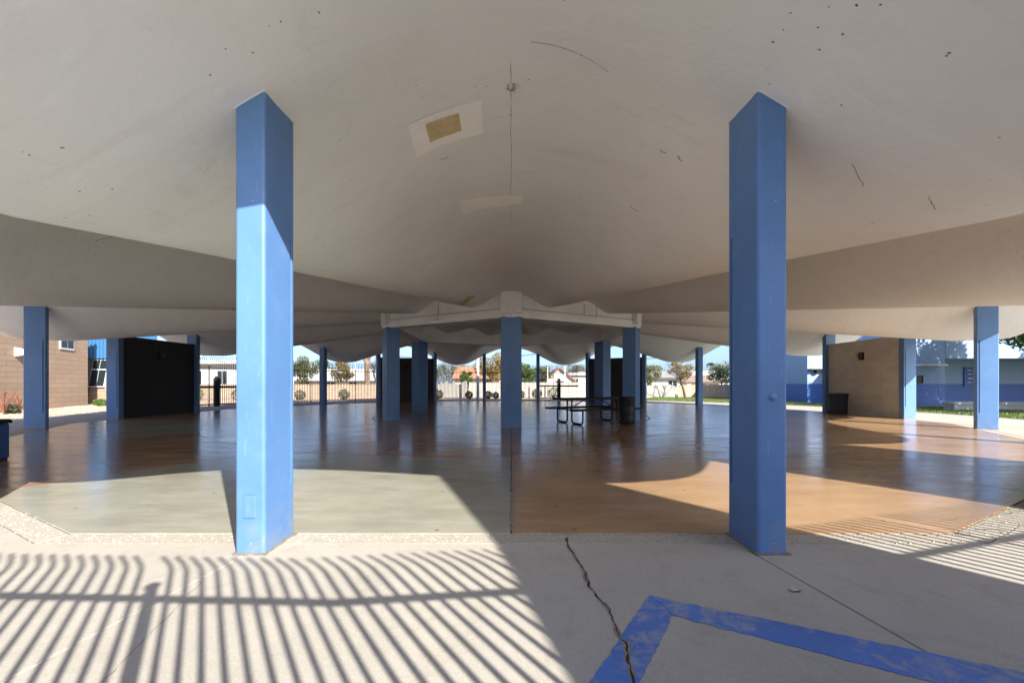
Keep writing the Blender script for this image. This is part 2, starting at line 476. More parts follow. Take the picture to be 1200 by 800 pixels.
floor = link('pavilion_floor', MB().prism([pol(edge_r(k * 15) - 0.02, k * 15) for k in range(24)], -0.3, -0.03).mesh('floor_base', M['joint']), kind='structure')
RING = [0, 6.6, 12.15, 0]
STEP = 360 / 14
J = 0.006
def slab(r0f, r1f, a0, a1, top, bot):
    ga0 = a0; ga1 = a1
    angs = [a0 + (a1 - a0) * k / 6 for k in range(7)]
    for k in range(-12, 25):
        c = k * 30 + 15
        if a0 + 0.5 < c < a1 - 0.5:
            angs.append(c)
    angs = sorted(set(angs))
    mid = (a0 + a1) / 2
    def P(rf, a, inset_r):
        r = rf(a) + inset_r
        da = math.degrees(J / max(r, 0.5))
        aa = a + (da if a == angs[0] else -da if a == angs[-1] else 0)
        return pol(r, aa)
    outer = [P(r1f, a, -J) for a in angs]
    inner = [P(r0f, a, J) for a in angs[::-1]]
    pts = outer + inner
    cx = sum(p[0] for p in pts) / len(pts); cy = sum(p[1] for p in pts) / len(pts)
    def shrink(p, d):
        v = Vector((p[0] - cx, p[1] - cy)); L = v.length
        v *= (L - d) / L
        return (cx + v.x, cy + v.y)
    pts = [(x, y) for x, y in pts]
    m = MB()
    r_ = [[(x, y, bot) for x, y in pts], [(x, y, top - 0.006) for x, y in pts], [(*shrink(p, 0.006), top) for p in pts]]
    m.loft(r_, cap=False)
    n = len(angs)                           # top as a strip of quads
    topv = [(*shrink(p, 0.006), top) for p in pts]
    m.add(topv, [(k, k + 1, 2 * n - 2 - k, 2 * n - 1 - k) for k in range(n - 1)])
    m.f = [tuple(f) for f in m.f]
    return m
def fix(o):                                 # consistent outward normals
    import bmesh
    b = bmesh.new(); b.from_mesh(o.data)
    bmesh.ops.recalc_face_normals(b, faces=b.faces)
    b.to_mesh(o.data); b.free()
    return o
grey_outer = {-1, -3, -5, 4, 6}
for k in range(-7, 7):
    a0, a1 = k * STEP, (k + 1) * STEP
    fix(slab(lambda a: 12.15, edge_r, a0, a1, 0.0, -0.028).build('floor_slab', 'floor_grey' if k in grey_outer else 'floor_brown', floor))
for k in range(-7, 7):
    a0, a1 = k * STEP, (k + 1) * STEP
    fix(slab(lambda a: 6.3, lambda a: 12.15, a0, a1, 0.0, -0.028).build('floor_slab', 'floor_brown', floor))
hub = MB(); hub.prism([pol(6.3 - J, k * 15) for k in range(24)], -0.028, 0.0)
fix(hub.build('floor_slab', 'floor_brown', floor))

apron = link('apron', MB().add(*ring_sheet(16.2, 21.5, 180, -180, -0.05)).mesh('apron_bed', M['joint']), kind='structure')
def border_r(a):
    m = ((a + 15) % 30) - 15
    return (APO + 0.26) / math.cos(R(m))
for k in range(12):
    fix(slab(edge_r, border_r, -15 + k * 30, 15 + k * 30, -0.006, -0.03).build('edge_strip', 'border', apron))
for k in range(24):
    a0 = 7.2 + 15 * k
    fix(slab(border_r, lambda a: 21.55, a0 - 180, a0 + 15 - 180, -0.004, -0.03).build('apron_slab', 'concrete', apron))

# painted blue lines on the apron
ZS = 0.0
def ragged(pts, seed, amp=0.006, step=0.035):
    rnd = random.Random(seed); out = []
    for i in range(len(pts)):
        a = Vector(pts[i]); b = Vector(pts[(i + 1) % len(pts)]); n = max(1, int((b - a).length / step))
        for k in range(n):
            p = a.lerp(b, k / n)
            out.append((p.x + rnd.uniform(-amp, amp), p.y + rnd.uniform(-amp, amp)))
    return out
MB().prism(ragged([(0.974, 3.115), (0.25, 1.983), (0.50, 1.983), (0.985, 2.742), (1.04, 2.85), (1.02, 2.99)], 1), -0.0035, ZS + 0.0005).build('painted_line', 'stripe', apron)
MB().prism(ragged([(0.980, 3.112), (1.025, 2.985), (1.046, 2.848), (2.14, 2.20), (3.4, 1.455), (3.75, 1.66), (2.667, 2.285)], 2), -0.0032, ZS + 0.0012).build('painted_line', 'stripe', apron)

def ribbon(pts, wd, z, seed=0, jag=0.4):
    rnd = random.Random(seed); vs = []; fs = []
    for i, (x, y) in enumerate(pts):
        a = Vector(pts[max(0, i - 1)]); b = Vector(pts[min(len(pts) - 1, i + 1)])
        d = (b - a).normalized(); nrm = Vector((-d.y, d.x))
        wv = wd * (1 + jag * rnd.uniform(-1, 1)) * (0.35 if i in (0, len(pts) - 1) else 1)
        vs += [(x + nrm.x * wv / 2, y + nrm.y * wv / 2, z), (x - nrm.x * wv / 2, y - nrm.y * wv / 2, z)]
    for i in range(len(pts) - 1):
        fs.append((2 * i, 2 * i + 1, 2 * i + 3, 2 * i + 2))
    return MB().add(vs, fs)
def wander(p0, p1, n, amp, seed):
    rnd = random.Random(seed); out = []; off = 0
    a = Vector(p0); b = Vector(p1); d = (b - a).normalized(); nn = Vector((-d.y, d.x))
    for i in range(n + 1):
        off += rnd.uniform(-amp, amp); off *= 0.86
        p = a.lerp(b, i / n) + nn * (off if 0 < i < n else 0)
        out.append((p.x, p.y))
    return out
kn = [(0.546, 4.30), (0.556, 3.78), (0.57, 3.25), (0.655, 2.92), (0.665, 2.55), (0.62, 2.23), (0.60, 1.95)]
crk = []
for q in range(len(kn) - 1):
    crk += wander(kn[q], kn[q + 1], 9, 0.012, 4 + q)[(1 if q else 0):]
ribbon(crk, 0.022, 0.0013, 2, 0.95).build('crack_edge', 'crumble', apron)
ribbon(crk, 0.010, 0.0017, 1, 0.8).build('crack', 'dark', apron)
ribbon(wander((-2.35, 3.35), (-2.02, 2.1), 26, 0.012, 12), 0.0025, 0.0005, 3, 0.9).build('crack', 'joint', apron)
ribbon(wander((4.4, 4.55), (7.0, 4.35), 30, 0.04, 21), 0.008, 0.0006, 6, 0.9).build('crack', 'joint', apron)
ribbon(wander((4.6, 4.75), (7.4, 5.6), 30, 0.04, 25), 0.008, 0.0008, 7, 0.9).build('crack', 'joint', apron)
ribbon(wander((-3.35, 5.2), (-2.3, 6.3), 20, 0.03, 31), 0.006, 0.0015, 8, 0.8).build('crack', 'joint', floor)

ribbon(wander((0.02, 4.46), (0.02, 8.75), 70, 0.006, 33), 0.045, 0.0012, 10, 0.8).build('joint_grit', 'crumble', floor)
def grit(seed, n):                           # broken aggregate along the slab edge
    rs = np.random.RandomState(seed); m = MB()
    for _ in range(n):
        a = rs.uniform(-22, 22); r = rs.uniform(edge_r(a) - 0.02, border_r(a) + 0.03)
        x, y = pol(r, a); sz = rs.uniform(0.006, 0.02); an = rs.uniform(0, 6.28)
        b = [(x + sz * math.cos(an + q * 1.57) * rs.uniform(0.6, 1.3), y + sz * math.sin(an + q * 1.57) * rs.uniform(0.6, 1.3), -0.008) for q in range(4)]
        m.add(b + [(x, y, -0.006 + sz * 0.7)], [(0, 1, 4), (1, 2, 4), (2, 3, 4), (3, 0, 4)])
    return m
grit(3, 900).build('edge_grit', 'border', kind='stuff', label='broken aggregate crumbs along the slab edge strip', cat='grit')

# ------------------------------------------------------------------ pavilion: shell, columns, beams, walls
pav = thing('pavilion', 'round open pavilion with scalloped concrete canopy on blue columns', 'pavilion', (0, 0, 0))
EDGE = 19.0                                # at the crests; the rim draws in a little at the troughs
def rim(deg):
    return 18.6 + (EDGE - 18.6) * math.sqrt(max(0, (1 + math.cos(12 * R(deg))) / 2))
def crest(r):
    t = min(1, max(0, (r - 6) / 12))
    return 4.62 + 0.12 * t + 0.24 * math.sin(math.pi * t) + max(0, 6 - r) * 0.03
def trough(r):
    if r >= 6:
        t = (r - 6) / 13
        return 4.15 - 1.22 * t + 0.12 * max(0, r - 17.3)
    return 4.15 + (6 - r) / 6 * (crest(0) - 4.15)
def shell_z(x, y):
    dx, dy = x, y - CY
    r = math.hypot(dx, dy)
    th = math.atan2(dx, -dy)
    c, t = crest(r), trough(r)
    A = (c - t) / 2
    u = 12 * th
    flat = 0.11 + 0.30 * math.sin(math.pi * min(1, max(0, (r - 6) / 11)))      # broader vault halfway out
    return (c + t) / 2 + A * math.cos(u) + flat * A * math.sin(u) ** 2
nr, na = 80, 12 * 36
vs = []; fs = []; sm = []
T = 0.13
for lay in (0, 1):
    for i in range(nr + 1):
        for k in range(na):
            r = 0.02 + (rim(360 * k / na) - 0.02) * i / nr
            x, y = pol(r, 360 * k / na)
            vs.append((x, y, shell_z(x, y) + lay * T))
n1 = (nr + 1) * na
for i in range(nr):
    for k in range(na):
        j = (k + 1) % na
        a, b, c, d = i * na + k, i * na + j, (i + 1) * na + j, (i + 1) * na + k
        fs.append((a, d, c, b)); sm.append(True)
        fs.append((n1 + a, n1 + b, n1 + c, n1 + d)); sm.append(True)
for k in range(na):
    j = (k + 1) % na
    a, b = nr * na + k, nr * na + j
    fs.append((a, b, n1 + b, n1 + a)); sm.append(False)
mb = MB(); mb.v = vs; mb.f = fs; mb.sm = sm
shell = fix(mb.build('canopy_shell', 'ceiling', pav))

def on_shell(name, mat, poly, drop, nx=14, ny=14):
    # a skin laid under the shell inside a quad poly (four plan corners)
    P = [Vector(p) for p in poly]; v = []; f = []
    for i in range(nx + 1):
        for k in range(ny + 1):
            q = P[0].lerp(P[1], i / nx).lerp(P[3].lerp(P[2], i / nx), k / ny)
            v.append((q.x, q.y, shell_z(q.x, q.y) - drop))
    for i in range(nx):
        for k in range(ny):
            a = i * (ny + 1) + k
            f.append((a, a + 1, a + ny + 2, a + ny + 1))
    return MB().add(v, f, True).build(name, mat, shell)
on_shell('ceiling_patch', 'patch_pale', [(-1.25, 5.32), (-0.34, 5.16), (-0.37, 5.90), (-1.32, 6.12)], 0.010)
on_shell('ceiling_patch', 'patch_yellow', [(-1.06, 5.42), (-0.64, 5.36), (-0.65, 5.76), (-1.08, 5.86)], 0.015)
on_shell('ceiling_patch', 'patch_faint', [(-0.95, 8.0), (0.22, 7.95), (0.20, 8.35), (-0.95, 8.65)], 0.010)
on_shell('ceiling_patch', 'patch_yellow', [(-1.75, 14.2), (-1.35, 13.6), (-1.15, 14.0), (-1.6, 14.55)], 0.010)
def shell_line(name, pts, wd, mat, drop=0.007, seed=1):
    v = []; f = []; rnd = random.Random(seed)
    for i, (x, y) in enumerate(pts):
        a = Vector(pts[max(0, i - 1)]); b = Vector(pts[min(len(pts) - 1, i + 1)])
        d = (b - a).normalized(); n_ = Vector((-d.y, d.x)); wv = wd * rnd.uniform(0.4, 1.2)
        for s in (1, -1):
            q = Vector((x, y)) + n_ * wv / 2 * s
            v.append((q.x, q.y, shell_z(q.x, q.y) - drop))
    for i in range(len(pts) - 1):
        f.append((2 * i, 2 * i + 1, 2 * i + 3, 2 * i + 2))
    return MB().add(v, f).build(name, mat, shell)
shell_line('ceiling_crack', wander((0.0, 4.55), (0.0, 9.4), 60, 0.006, 2), 0.0045, 'joint')
shell_line('ceiling_crack', [(0.19 + 0.042 * k, 4.25 + 0.0006 * k * k) for k in range(20)], 0.005, 'joint', seed=5)
shell_line('ceiling_crack', wander((3.12, 4.02), (3.36, 4.20), 20, 0.006, 8), 0.005, 'dark', seed=3)
shell_line('ceiling_crack', wander((3.80, 4.0), (4.0, 4.15), 16, 0.006, 11), 0.006, 'joint', seed=4)
shell_line('ceiling_crack', wander((-8.7, 9.2), (-6.4, 9.7), 26, 0.01, 14), 0.010, 'joint', seed=6)
for (x, y, a0, rr) in ((-0.98, 6.35, 20, 0.06), (1.98, 7.0, 30, 0.07), (2.06, 5.3, 60, 0.04), (1.85, 5.35, 10, 0.04)):
    shell_line('ceiling_ring_mark', [(x + rr * math.cos(R(a0 + 9 * k)), y + rr * math.sin(R(a0 + 9 * k))) for k in range(15)], 0.014, 'joint', seed=9)
rnd = random.Random(77)
FY = 4.93
fit = MB(); zf = shell_z(0, FY)
fit.lathe([(0.005, zf - 0.055), (0.03, zf - 0.05), (0.045, zf - 0.03), (0.05, zf + 0.02)], 12, 0, FY)
fit.tube([(0.02, FY - .02, zf - 0.02), (0.05, FY - .05, zf - 0.06), (0.03, FY, zf - 0.09)], 0.008, 6)
fit.tube([(-0.02, FY + .02, zf - 0.02), (-0.06, FY, zf - 0.05), (-0.05, FY - .04, zf - 0.08)], 0.006, 6)
fit.build('ceiling_fitting', 'steel', shell)

# columns -------------------------------------------------------------
def column_mesh(a, b, topf, groove_faces, bev=0.028, gz=(0.52, 2.93), gpos=None, gw=0.032, gd=0.03, base=-0.02):
    """cross-section a (x) by b (y, +y towards the centre); topf(x, y) gives the top height"""
    ha, hb = a / 2, b / 2
    P = []; kinds = []
    def arc(cx, cy, t0):
        return [(cx + bev * math.cos(R(t0 + 22.5 * k)), cy + bev * math.sin(R(t0 + 22.5 * k))) for k in range(5)]
    corners = [(ha - bev, -hb + bev, -90), (ha - bev, hb - bev, 0), (-ha + bev, hb - bev, 90), (-ha + bev, -hb + bev, 180)]
    m = MB()
    pts = []
    sides = ['+x', '+y', '-x', '-y']
    seg = []
    for ci, (cx, cy, t0) in enumerate(corners):
        A = arc(cx, cy, t0)
        for q in A:
            pts.append(q); seg.append('arc')
        seg[-1] = 'side' + sides[ci]
        if sides[ci] in groove_faces:
            if sides[ci] == '+x': g0, g1 = (ha, gpos - gw / 2), (ha, gpos + gw / 2)
            elif sides[ci] == '-x': g0, g1 = (-ha, gpos + gw / 2), (-ha, gpos - gw / 2)
            else: g0, g1 = (-gw / 2, -hb), (gw / 2, -hb)
            pts.append(g0); seg.append('groove' + sides[ci])
            pts.append(g1); seg.append('side')
    n = len(pts)
    for i in range(n):
        p, q = pts[i], pts[(i + 1) % n]
        tp, tq = topf(*p), topf(*q)
        k = seg[i]
        if k.startswith('groove'):
            ax = k[6:]
            inn = {'+x': (-gd, 0), '-x': (gd, 0), '-y': (0, gd)}[ax]
            z0, z1 = gz
            pi = (p[0] + inn[0], p[1] + inn[1]); qi = (q[0] + inn[0], q[1] + inn[1])
            m.add([(*p, base), (*q, base), (*q, z0), (*p, z0)], [(0, 1, 2, 3)])
            m.add([(*p, z1), (*q, z1), (*q, tq), (*p, tp)], [(0, 1, 2, 3)])
            m.add([(*pi, z0), (*qi, z0), (*qi, z1), (*pi, z1)], [(0, 1, 2, 3)])
            m.add([(*p, z0), (*pi, z0), (*pi, z1), (*p, z1)], [(0, 1, 2, 3)])
            m.add([(*qi, z0), (*q, z0), (*q, z1), (*qi, z1)], [(0, 1, 2, 3)])
            m.add([(*p, z0), (*q, z0), (*qi, z0), (*pi, z0)], [(0, 1, 2, 3)])
            m.add([(*pi, z1), (*qi, z1), (*q, z1), (*p, z1)], [(0, 1, 2, 3)])
        else:
            m.add([(*p, base), (*q, base), (*q, tq), (*p, tp)], [(0, 1, 2, 3)], k == 'arc')
    m.add([(*p, topf(*p)) for p in pts], [tuple(range(n))])
    return m

HALF, RAD = 2.30, 16.77
def frame(bay):                              # local axes of a bay: x along the tangent, y towards the centre
    a = R(bay)
    return (lambda x, y: (x * math.cos(a) + (RAD - y) * math.sin(a), CY - (RAD - y) * math.cos(a) + x * math.sin(a)))
cmesh = {}
for s in (1, -1):
    W0 = frame(0)
    cm_ = column_mesh(0.262, 0.53, lambda x, y, s=s: shell_z(*W0(x + s * HALF, y)) + 0.05, ('+x', '-x'), gpos=0.53 / 2 - 0.065)
    cmesh[s] = cm_.mesh('column', M['blue'])
cols = {}
for b in range(12):
    bay = b * 30
    for s in (1, -1):
        x, y = frame(bay)(s * HALF, -0.24 if bay in (30, 330) else 0)
        o = link('column', cmesh[s], pav, loc=(x, y, 0), rz=R(bay))
        cols[(bay, s)] = o
def collar(a, b, off, z0f, z1f, seed=None):
    rnd = random.Random(seed); ha, hb = a / 2 + off, b / 2 + off; n = 10; L = []
    for (p, q) in (((-ha, -hb), (ha, -hb)), ((ha, -hb), (ha, hb)), ((ha, hb), (-ha, hb)), ((-ha, hb), (-ha, -hb))):
        for k in range(n):
            x = p[0] + (q[0] - p[0]) * k / n; y = p[1] + (q[1] - p[1]) * k / n
            j = rnd.uniform(-0.4, 0.6) * off if seed is not None else 0
            L.append((x * (1 + j / ha), y * (1 + j / hb)))
    return MB().loft([[(x, y, z0f(x, y)) for x, y in L], [(x, y, z1f(x, y)) for x, y in L]])
grout = collar(0.262, 0.53, 0.014, lambda x, y: -0.02, lambda x, y: 0.010, 5).mesh('foot_grout', M['crumble'])
seals = {}
for s in (1, -1):
    tf = lambda x, y, s=s: shell_z(*frame(0)(x + s * HALF, y))
    seals[s] = collar(0.262, 0.53, 0.006, lambda x, y: tf(x, y) - 0.007, lambda x, y: tf(x, y) + 0.04).mesh('top_seal', M['beam'])
for (bay, s), o in cols.items():
    link('foot_grout', grout, o)
    link('top_seal', seals[s], o)
MB().box(-0.055, 0.055, -0.275, -0.262, 0.32, 0.52, 0.006).build('outlet_plate', 'blue', cols[(0, -1)])
knob = MB().lathe([(0.008, 0), (0.03, 0.004), (0.035, 0.02)], 12)
knob.v = [(x, -0.262 - 0.02 + z, 1.38 + y) for x, y, z in knob.v]
knob.build('anchor_boss', 'blue', cols[(0, 1)])

# partition walls between the columns of every other bay ----------------
for bay, mt, lab in ((30, 'wall_tan', None), (90, 'wall_tan', 'tan block partition wall by the trash bin'), (150, 'wall_brown', 'dark brown partition wall at the back right'),
                     (210, 'wall_brown', 'dark brown partition wall at the back left'), (270, 'wall_black', 'black partition wall on the left side'), (330, 'wall_tan', None)):
    x, y = frame(bay)(0, -0.24 if bay in (30, 330) else 0)
    wl = link('partition_wall', MB().box(-2.172, 2.172, -0.11, 0.11, -0.02, 3.55, 0.0).mesh('partition_wall', M[mt]), pav, label=lab, loc=(x, y, 0), rz=R(bay))
    lm = MB()
    lm.lathe([(0.05, 0), (0.13, 0.01), (0.14, 0.05), (0.11, 0.13), (0.04, 0.17), (0.005, 0.175)], 16)
    lm.v = [(px, 0.11 + pz, 2.80 + py) for px, py, pz in lm.v]
    lp = fix(lm.build('wall_lamp', 'lamp_glass', wl))
    MB().box(-0.16, 0.16, 0.111, 0.135, 2.62, 2.98, 0.02).build('back_plate', 'black_metal', lp)

# inner hexagon: six thick columns and a ring beam ----------------------
HR, HB = 5.70, 3.75
hmesh = column_mesh(0.71, 0.54, lambda x, y: HB + 0.02, ('-y',), bev=0.025, gz=(0.55, 2.83), gw=0.045).mesh('inner_column', M['blue'])
for k in range(6):
    x, y = pol(HR, 60 * k)
    o = link('inner_column', hmesh, pav, loc=(x, y, 0), rz=R(60 * k))
    a = R(60 * k)
    m = MB()
    ys = -0.315
    def wp(lx, ly): return (x + lx * math.cos(a) - ly * math.sin(a), y + lx * math.sin(a) + ly * math.cos(a))
    base_ = [(-0.355, -0.33), (0.355, -0.33), (0.355, 0.25), (-0.355, 0.25)]
    N_ = 8
    front = [(-0.355 + 0.71 * i / N_, -0.33) for i in range(N_ + 1)]; back = [(0.355 - 0.71 * i / N_, 0.25) for i in range(N_ + 1)]
    loop = front + back
    m.loft([[(*q, HB + 0.14) for q in loop], [(*q, shell_z(*wp(*q)) + 0.05) for q in loop]])
    link('pilaster', m.mesh('pilaster', M['beam']), pav, loc=(x, y, 0), rz=R(60 * k))
for k in range(6):
    a0, a1 = 60 * k, 60 * k + 60
    am = R(a0 + 30)
    apo = HR * math.cos(R(30))
    cx, cy = pol(apo, a0 + 30)
    L = HR
    def wp(lx, ly): return (cx + lx * math.cos(am) - ly * math.sin(am), cy + lx * math.sin(am) + ly * math.cos(am))
    def end(off):                            # half length of the mitred side at an offset outwards
        return (apo + off) * math.tan(R(30))
    m = MB()
    n_ = 40
    t = 0.27
    fr = [(-end(t) + 2 * end(t) * i / n_, -t) for i in range(n_ + 1)]
    bk = [(end(-t) - 2 * end(-t) * i / n_, t) for i in range(n_ + 1)]
    loop = fr + bk
    m.loft([[(*q, HB + 0.125) for q in loop], [(*q, 0.05 + shell_z(*wp(*q))) for q in loop]], cap=False)
    t2 = 0.32
    m.prism([(-end(t2), -t2), (end(t2), -t2), (end(-t2), t2), (-end(-t2), t2)], HB, HB + 0.13)
    t3 = 0.295
    m.prism([(-end(t3), -t3), (end(t3), -t3), (end(-0.1), 0.1), (-end(-0.1), 0.1)], HB + 0.13, HB + 0.28)
    bm_ = link('ring_beam', m.mesh('ring_beam', M['beam']), pav, loc=(cx, cy, 0), rz=am)
    fix(bm_)
    c = MB()
    c.tube([(-end(0.3) + 0.35, -t3 - 0.012, HB + 0.31), (end(0.3) - 0.35, -t3 - 0.012, HB + 0.31)], 0.014, 6)
    if k in (0, 5):
        for lx in ((0.15, 0.75) if k == 0 else (-0.15,)):
            c.tube([(lx, -t - 0.014, HB + 0.20), (lx, -t - 0.014, HB + 0.70)], 0.012, 6)
    c.build('conduit', 'steel', bm_)
    if k == 5:
        MB().lathe([(0.02, HB - 0.03 + 0.13), (0.05, HB + 0.12), (0.05, HB + 0.19)], 10, -0.15, -t3 - 0.05).build('junction_box', 'white_paint', bm_)

# ------------------------------------------------------------------ picket fence on the ring round the apron
FR = 20.99
PAN = 10.0
def bar_mesh():
    pts = [(0, 0, 0.10), (0, 0, 2.90), (0, -0.02, 2.99), (0, -0.06, 3.09), (0, -0.13, 3.24)]
    return MB().tube(pts, [0.0225, 0.0225, 0.022, 0.021, 0.019], 4, False).mesh('picket', M['black_metal'])
bar = bar_mesh()
half = FR * math.sin(R(PAN / 2))
apo_f = FR * math.cos(R(PAN / 2))
rail_hi = MB().box(-half, half, -0.022, 0.022, 2.49, 2.545).mesh('rail', M['black_metal'])
rail_lo = MB().box(-half, half, -0.022, 0.022, 0.14, 0.195).mesh('rail', M['black_metal'])
pm_ = MB(); pm_.box(-0.03, 0.03, -0.03, 0.03, -0.05, 2.66, 0.004); pm_.box(-0.04, 0.04, -0.04, 0.04, 2.66, 2.70, 0.008)
postm = pm_.mesh('post', M['black_metal'])
PX = -half + 18.5 * 2 * half / 29
NEAR = 'tall black picket fence section with outward bent tips on the near side of the apron'
FENCE = [(27.6, NEAR), (17.6, NEAR), (7.6, NEAR), (-2.4, NEAR), (-12.4, NEAR), (-22.4, NEAR), (-32.4, NEAR),
         (-122.4, 'picket fence section mostly hidden behind the left front column'),
         (-132.4, 'picket fence section in front of the low cream house, across the left back column'),
         (-142.4, 'picket fence section left of the left inner column, before the reddish trunk'),
         (-152.4, 'picket fence section hidden behind the dark wall at the back left'),
         (-162.4, 'picket fence section in front of the grey board fence'),
         (-172.4, 'picket fence section with the thick white pole behind it'),
         (-182.4, 'picket fence section right of the front inner column')]
GATES = [(-112.4, 'black fence gate with thick middle rail between black wall and left column'),
         (-192.4, 'black fence gate with thick middle rail behind the picnic table')]
for am, lab in FENCE + GATES:
    x, y = pol(apo_f, am)
    gate = (am, lab) in GATES
    t = thing('fence_gate' if gate else 'picket_fence', lab, 'gate' if gate else 'fence', (x, y, 0), R(am), 'gates in the picket fence' if gate else 'sections of the tall picket fence')
    if gate:
        MB().box(-half, half, -0.05, 0.05, 1.20, 1.34).build('rail', 'black_metal', t)
        MB().box(-half, half, -0.035, 0.035, 0.10, 0.18).build('rail', 'black_metal', t)
        q = MB(); q.box(-0.17, 0.17, -0.09, 0.09, -0.05, 1.86, 0.02); q.box(-0.11, 0.11, -0.09, 0.09, 1.86, 1.97, 0.04)
        q.build('post', 'black_metal', t)
    else:
        link('rail', rail_lo, t)
    link('rail', rail_hi, t)
    link('post', postm, t, loc=(PX, 0, 0))
    nb = 29
    for j in range(nb):
        if abs(-half + (j + 0.5) * 2 * half / nb - PX) < 0.02:
            continue
        link('picket', bar, t, loc=(-half + (j + 0.5) * 2 * half / nb, 0, 0))

# tall tapered block pylon added unseen behind the camera, outlined to cast foreground shade
pl = MB()
pf = [(1.55, -0.05), (7.95, -0.05), (7.90, 4.9), (7.78, 8.3), (5.86, 8.3), (5.69, 7.88), (4.73, 5.69), (4.43, 5.16), (3.67, 3.84)]
pl.loft([[(x, -2.85, z) for x, z in pf], [(x, -2.5, z) for x, z in pf]])
fix(pl.build('shade_occluder', 'tan_block', label='tall tapered tan block pylon added unseen to cast the foreground shade', cat='occluder'))

# ------------------------------------------------------------------ things on the floor
def picnic_table():
    t = thing('picnic_table', 'black metal picnic table with looped tube legs beside the inner columns', 'table', (3.15, 17.0, 0), R(25))
    L = 1.52
    def top_mesh(y0, y1, z, th, r=0.05):
        m = MB()
        m.box(-L, L, y0, y1, z - th, z, 0.02)
        return m
    top_mesh(-0.48, 0.48, 0.955, 0.07).build('table_top', 'black_metal', t)
    for s in (-1, 1):
        top_mesh(s * 0.88 - 0.17, s * 0.88 + 0.17, 0.58, 0.07).build('bench', 'black_metal', t)
    for ex in (-1.05, 1.05):
        for s in (-1, 1):
            ya, yb, zr = s * 0.88, s * 0.16, 0.15
            pts = [(ex, ya, 0.55), (ex, ya, zr)]
            for k in range(1, 6):
                q = R(90 * k / 5)
                pts.append((ex, ya - s * 0.12 * (1 - math.cos(q)), zr - 0.12 * math.sin(q)))
            for k in range(0, 6):
                q = R(90 - 90 * k / 5)
                pts.append((ex, yb + s * 0.12 * (1 - math.cos(q)), zr - 0.12 * math.sin(q)))
            pts.append((ex, yb, 0.91))
            MB().tube(pts, 0.032, 8).build('leg', 'black_metal', t)
        MB().tube([(ex, -0.86, 0.51), (ex, 0.86, 0.51)], 0.025, 8).build('cross_bar', 'black_metal', t)
    for s in (-1, 1):
        MB().tube([(s * 1.05, 0, 0.51), (s * 0.75, 0, 0.70), (s * 0.35, 0, 0.88)], 0.02, 8).build('brace', 'black_metal', t)
picnic_table()

def barrel(x, y, label):
    t = thing('trash_barrel', label, 'trash can', (x, y, 0))
    m = MB(); m.lathe([(0.23, 0.0), (0.26, 0.03), (0.28, 0.30), (0.27, 0.33), (0.285, 0.36), (0.29, 0.62), (0.28, 0.66), (0.295, 0.69), (0.29, 0.95), (0.30, 0.97), (0.30, 1.0), (0.26, 1.0), (0.255, 0.2), (0.01, 0.18)], 24)
    m.build('barrel', 'black_plastic', t)
    r_ = MB(); r_.lathe([(0.285, 0.965), (0.315, 0.97), (0.32, 1.0), (0.30, 1.015), (0.27, 1.01)], 24)
    r_.build('rim', 'black_plastic', t)
barrel(4.25, 16.15, 'round black trash barrel at the right end of the picnic table')

def big_bin():
    t = thing('trash_bin', 'large square black trash bin against the tan partition wall', 'trash can', (16.05, 21.55, 0), R(90))
    def rr(h, s, z, b=0.06):
        return [(-h + b, -s, z), (h - b, -s, z), (h, -s + b, z), (h, s - b, z), (h - b, s, z), (-h + b, s, z), (-h, s - b, z), (-h, -s + b, z)]
    MB().loft([rr(0.27, 0.27, 0.0), rr(0.28, 0.28, 0.06), rr(0.30, 0.30, 0.92)]).build('body', 'black_plastic', t)
    MB().loft([rr(0.315, 0.315, 0.92), rr(0.325, 0.325, 0.95), rr(0.315, 0.315, 0.99), rr(0.26, 0.26, 1.03)]).build('lid', 'black_plastic', t)
    MB().box(-0.2, 0.2, 0.30, 0.37, 0.84, 0.88, 0.01).build('handle', 'black_plastic', t)
    for s in (-1, 1):
        w_ = MB(); w_.lathe([(0.01, -0.03), (0.085, -0.03), (0.09, 0), (0.085, 0.03), (0.01, 0.03)], 14)
        w_.v = [(s * 0.24 + z, 0.26 + x, 0.09 + y) for x, y, z in w_.v]
        w_.build('wheel', 'black_plastic', t)
big_bin()

def low_bin():
    t = thing('litter_box', 'low dark blue litter box cut by the left picture edge', 'litter bin', (-10.2, 8.5, 0))
    MB().box(-0.27, 0.27, -0.22, 0.22, 0.04, 0.72, 0.03).build('body', 'paint_royal', t)
    MB().box(-0.30, 0.30, -0.25, 0.25, 0.72, 0.80, 0.03).build('lid', 'black_plastic', t)
    MB().box(-0.24, 0.24, -0.19, 0.19, 0.0, 0.04).build('plinth', 'black_plastic', t)
low_bin()

def dry_leaf(x, y, rz, s, label):
    m = MB(); pts = []
    prof = [(0, 0), (0.25, 0.28), (0.55, 0.35), (0.8, 0.2), (1, 0)]
    top = [(u, v, 0.10 * math.sin(u * 5) + 0.16 * abs(v) + 0.05) for u, v in prof]
    bot = [(u, -v, 0.10 * math.sin(u * 5) + 0.22 * abs(v) + 0.05) for u, v in prof[1:-1]]
    mid = [(u, 0, 0.10 * math.sin(u * 5) + 0.03) for u, v in prof[1:-1]]
    V = top + bot + mid
    F = [(0, 8, 1), (1, 8, 9, 2), (2, 9, 10, 3), (3, 10, 4), (0, 5, 8), (5, 6, 9, 8), (6, 7, 10, 9), (7, 4, 10)]
    m.add([(a * s, b * s, c * s) for a, b, c in V], F, True)
    m.tube([(1 * s, 0, 0.03 * s), (1.35 * s, 0.08 * s, 0.02 * s)], 0.02 * s, 4)
    m.build('dry_leaf', 'leaf_dry', label=label, cat='leaf', loc=(x, y, 0.001), rz=rz)
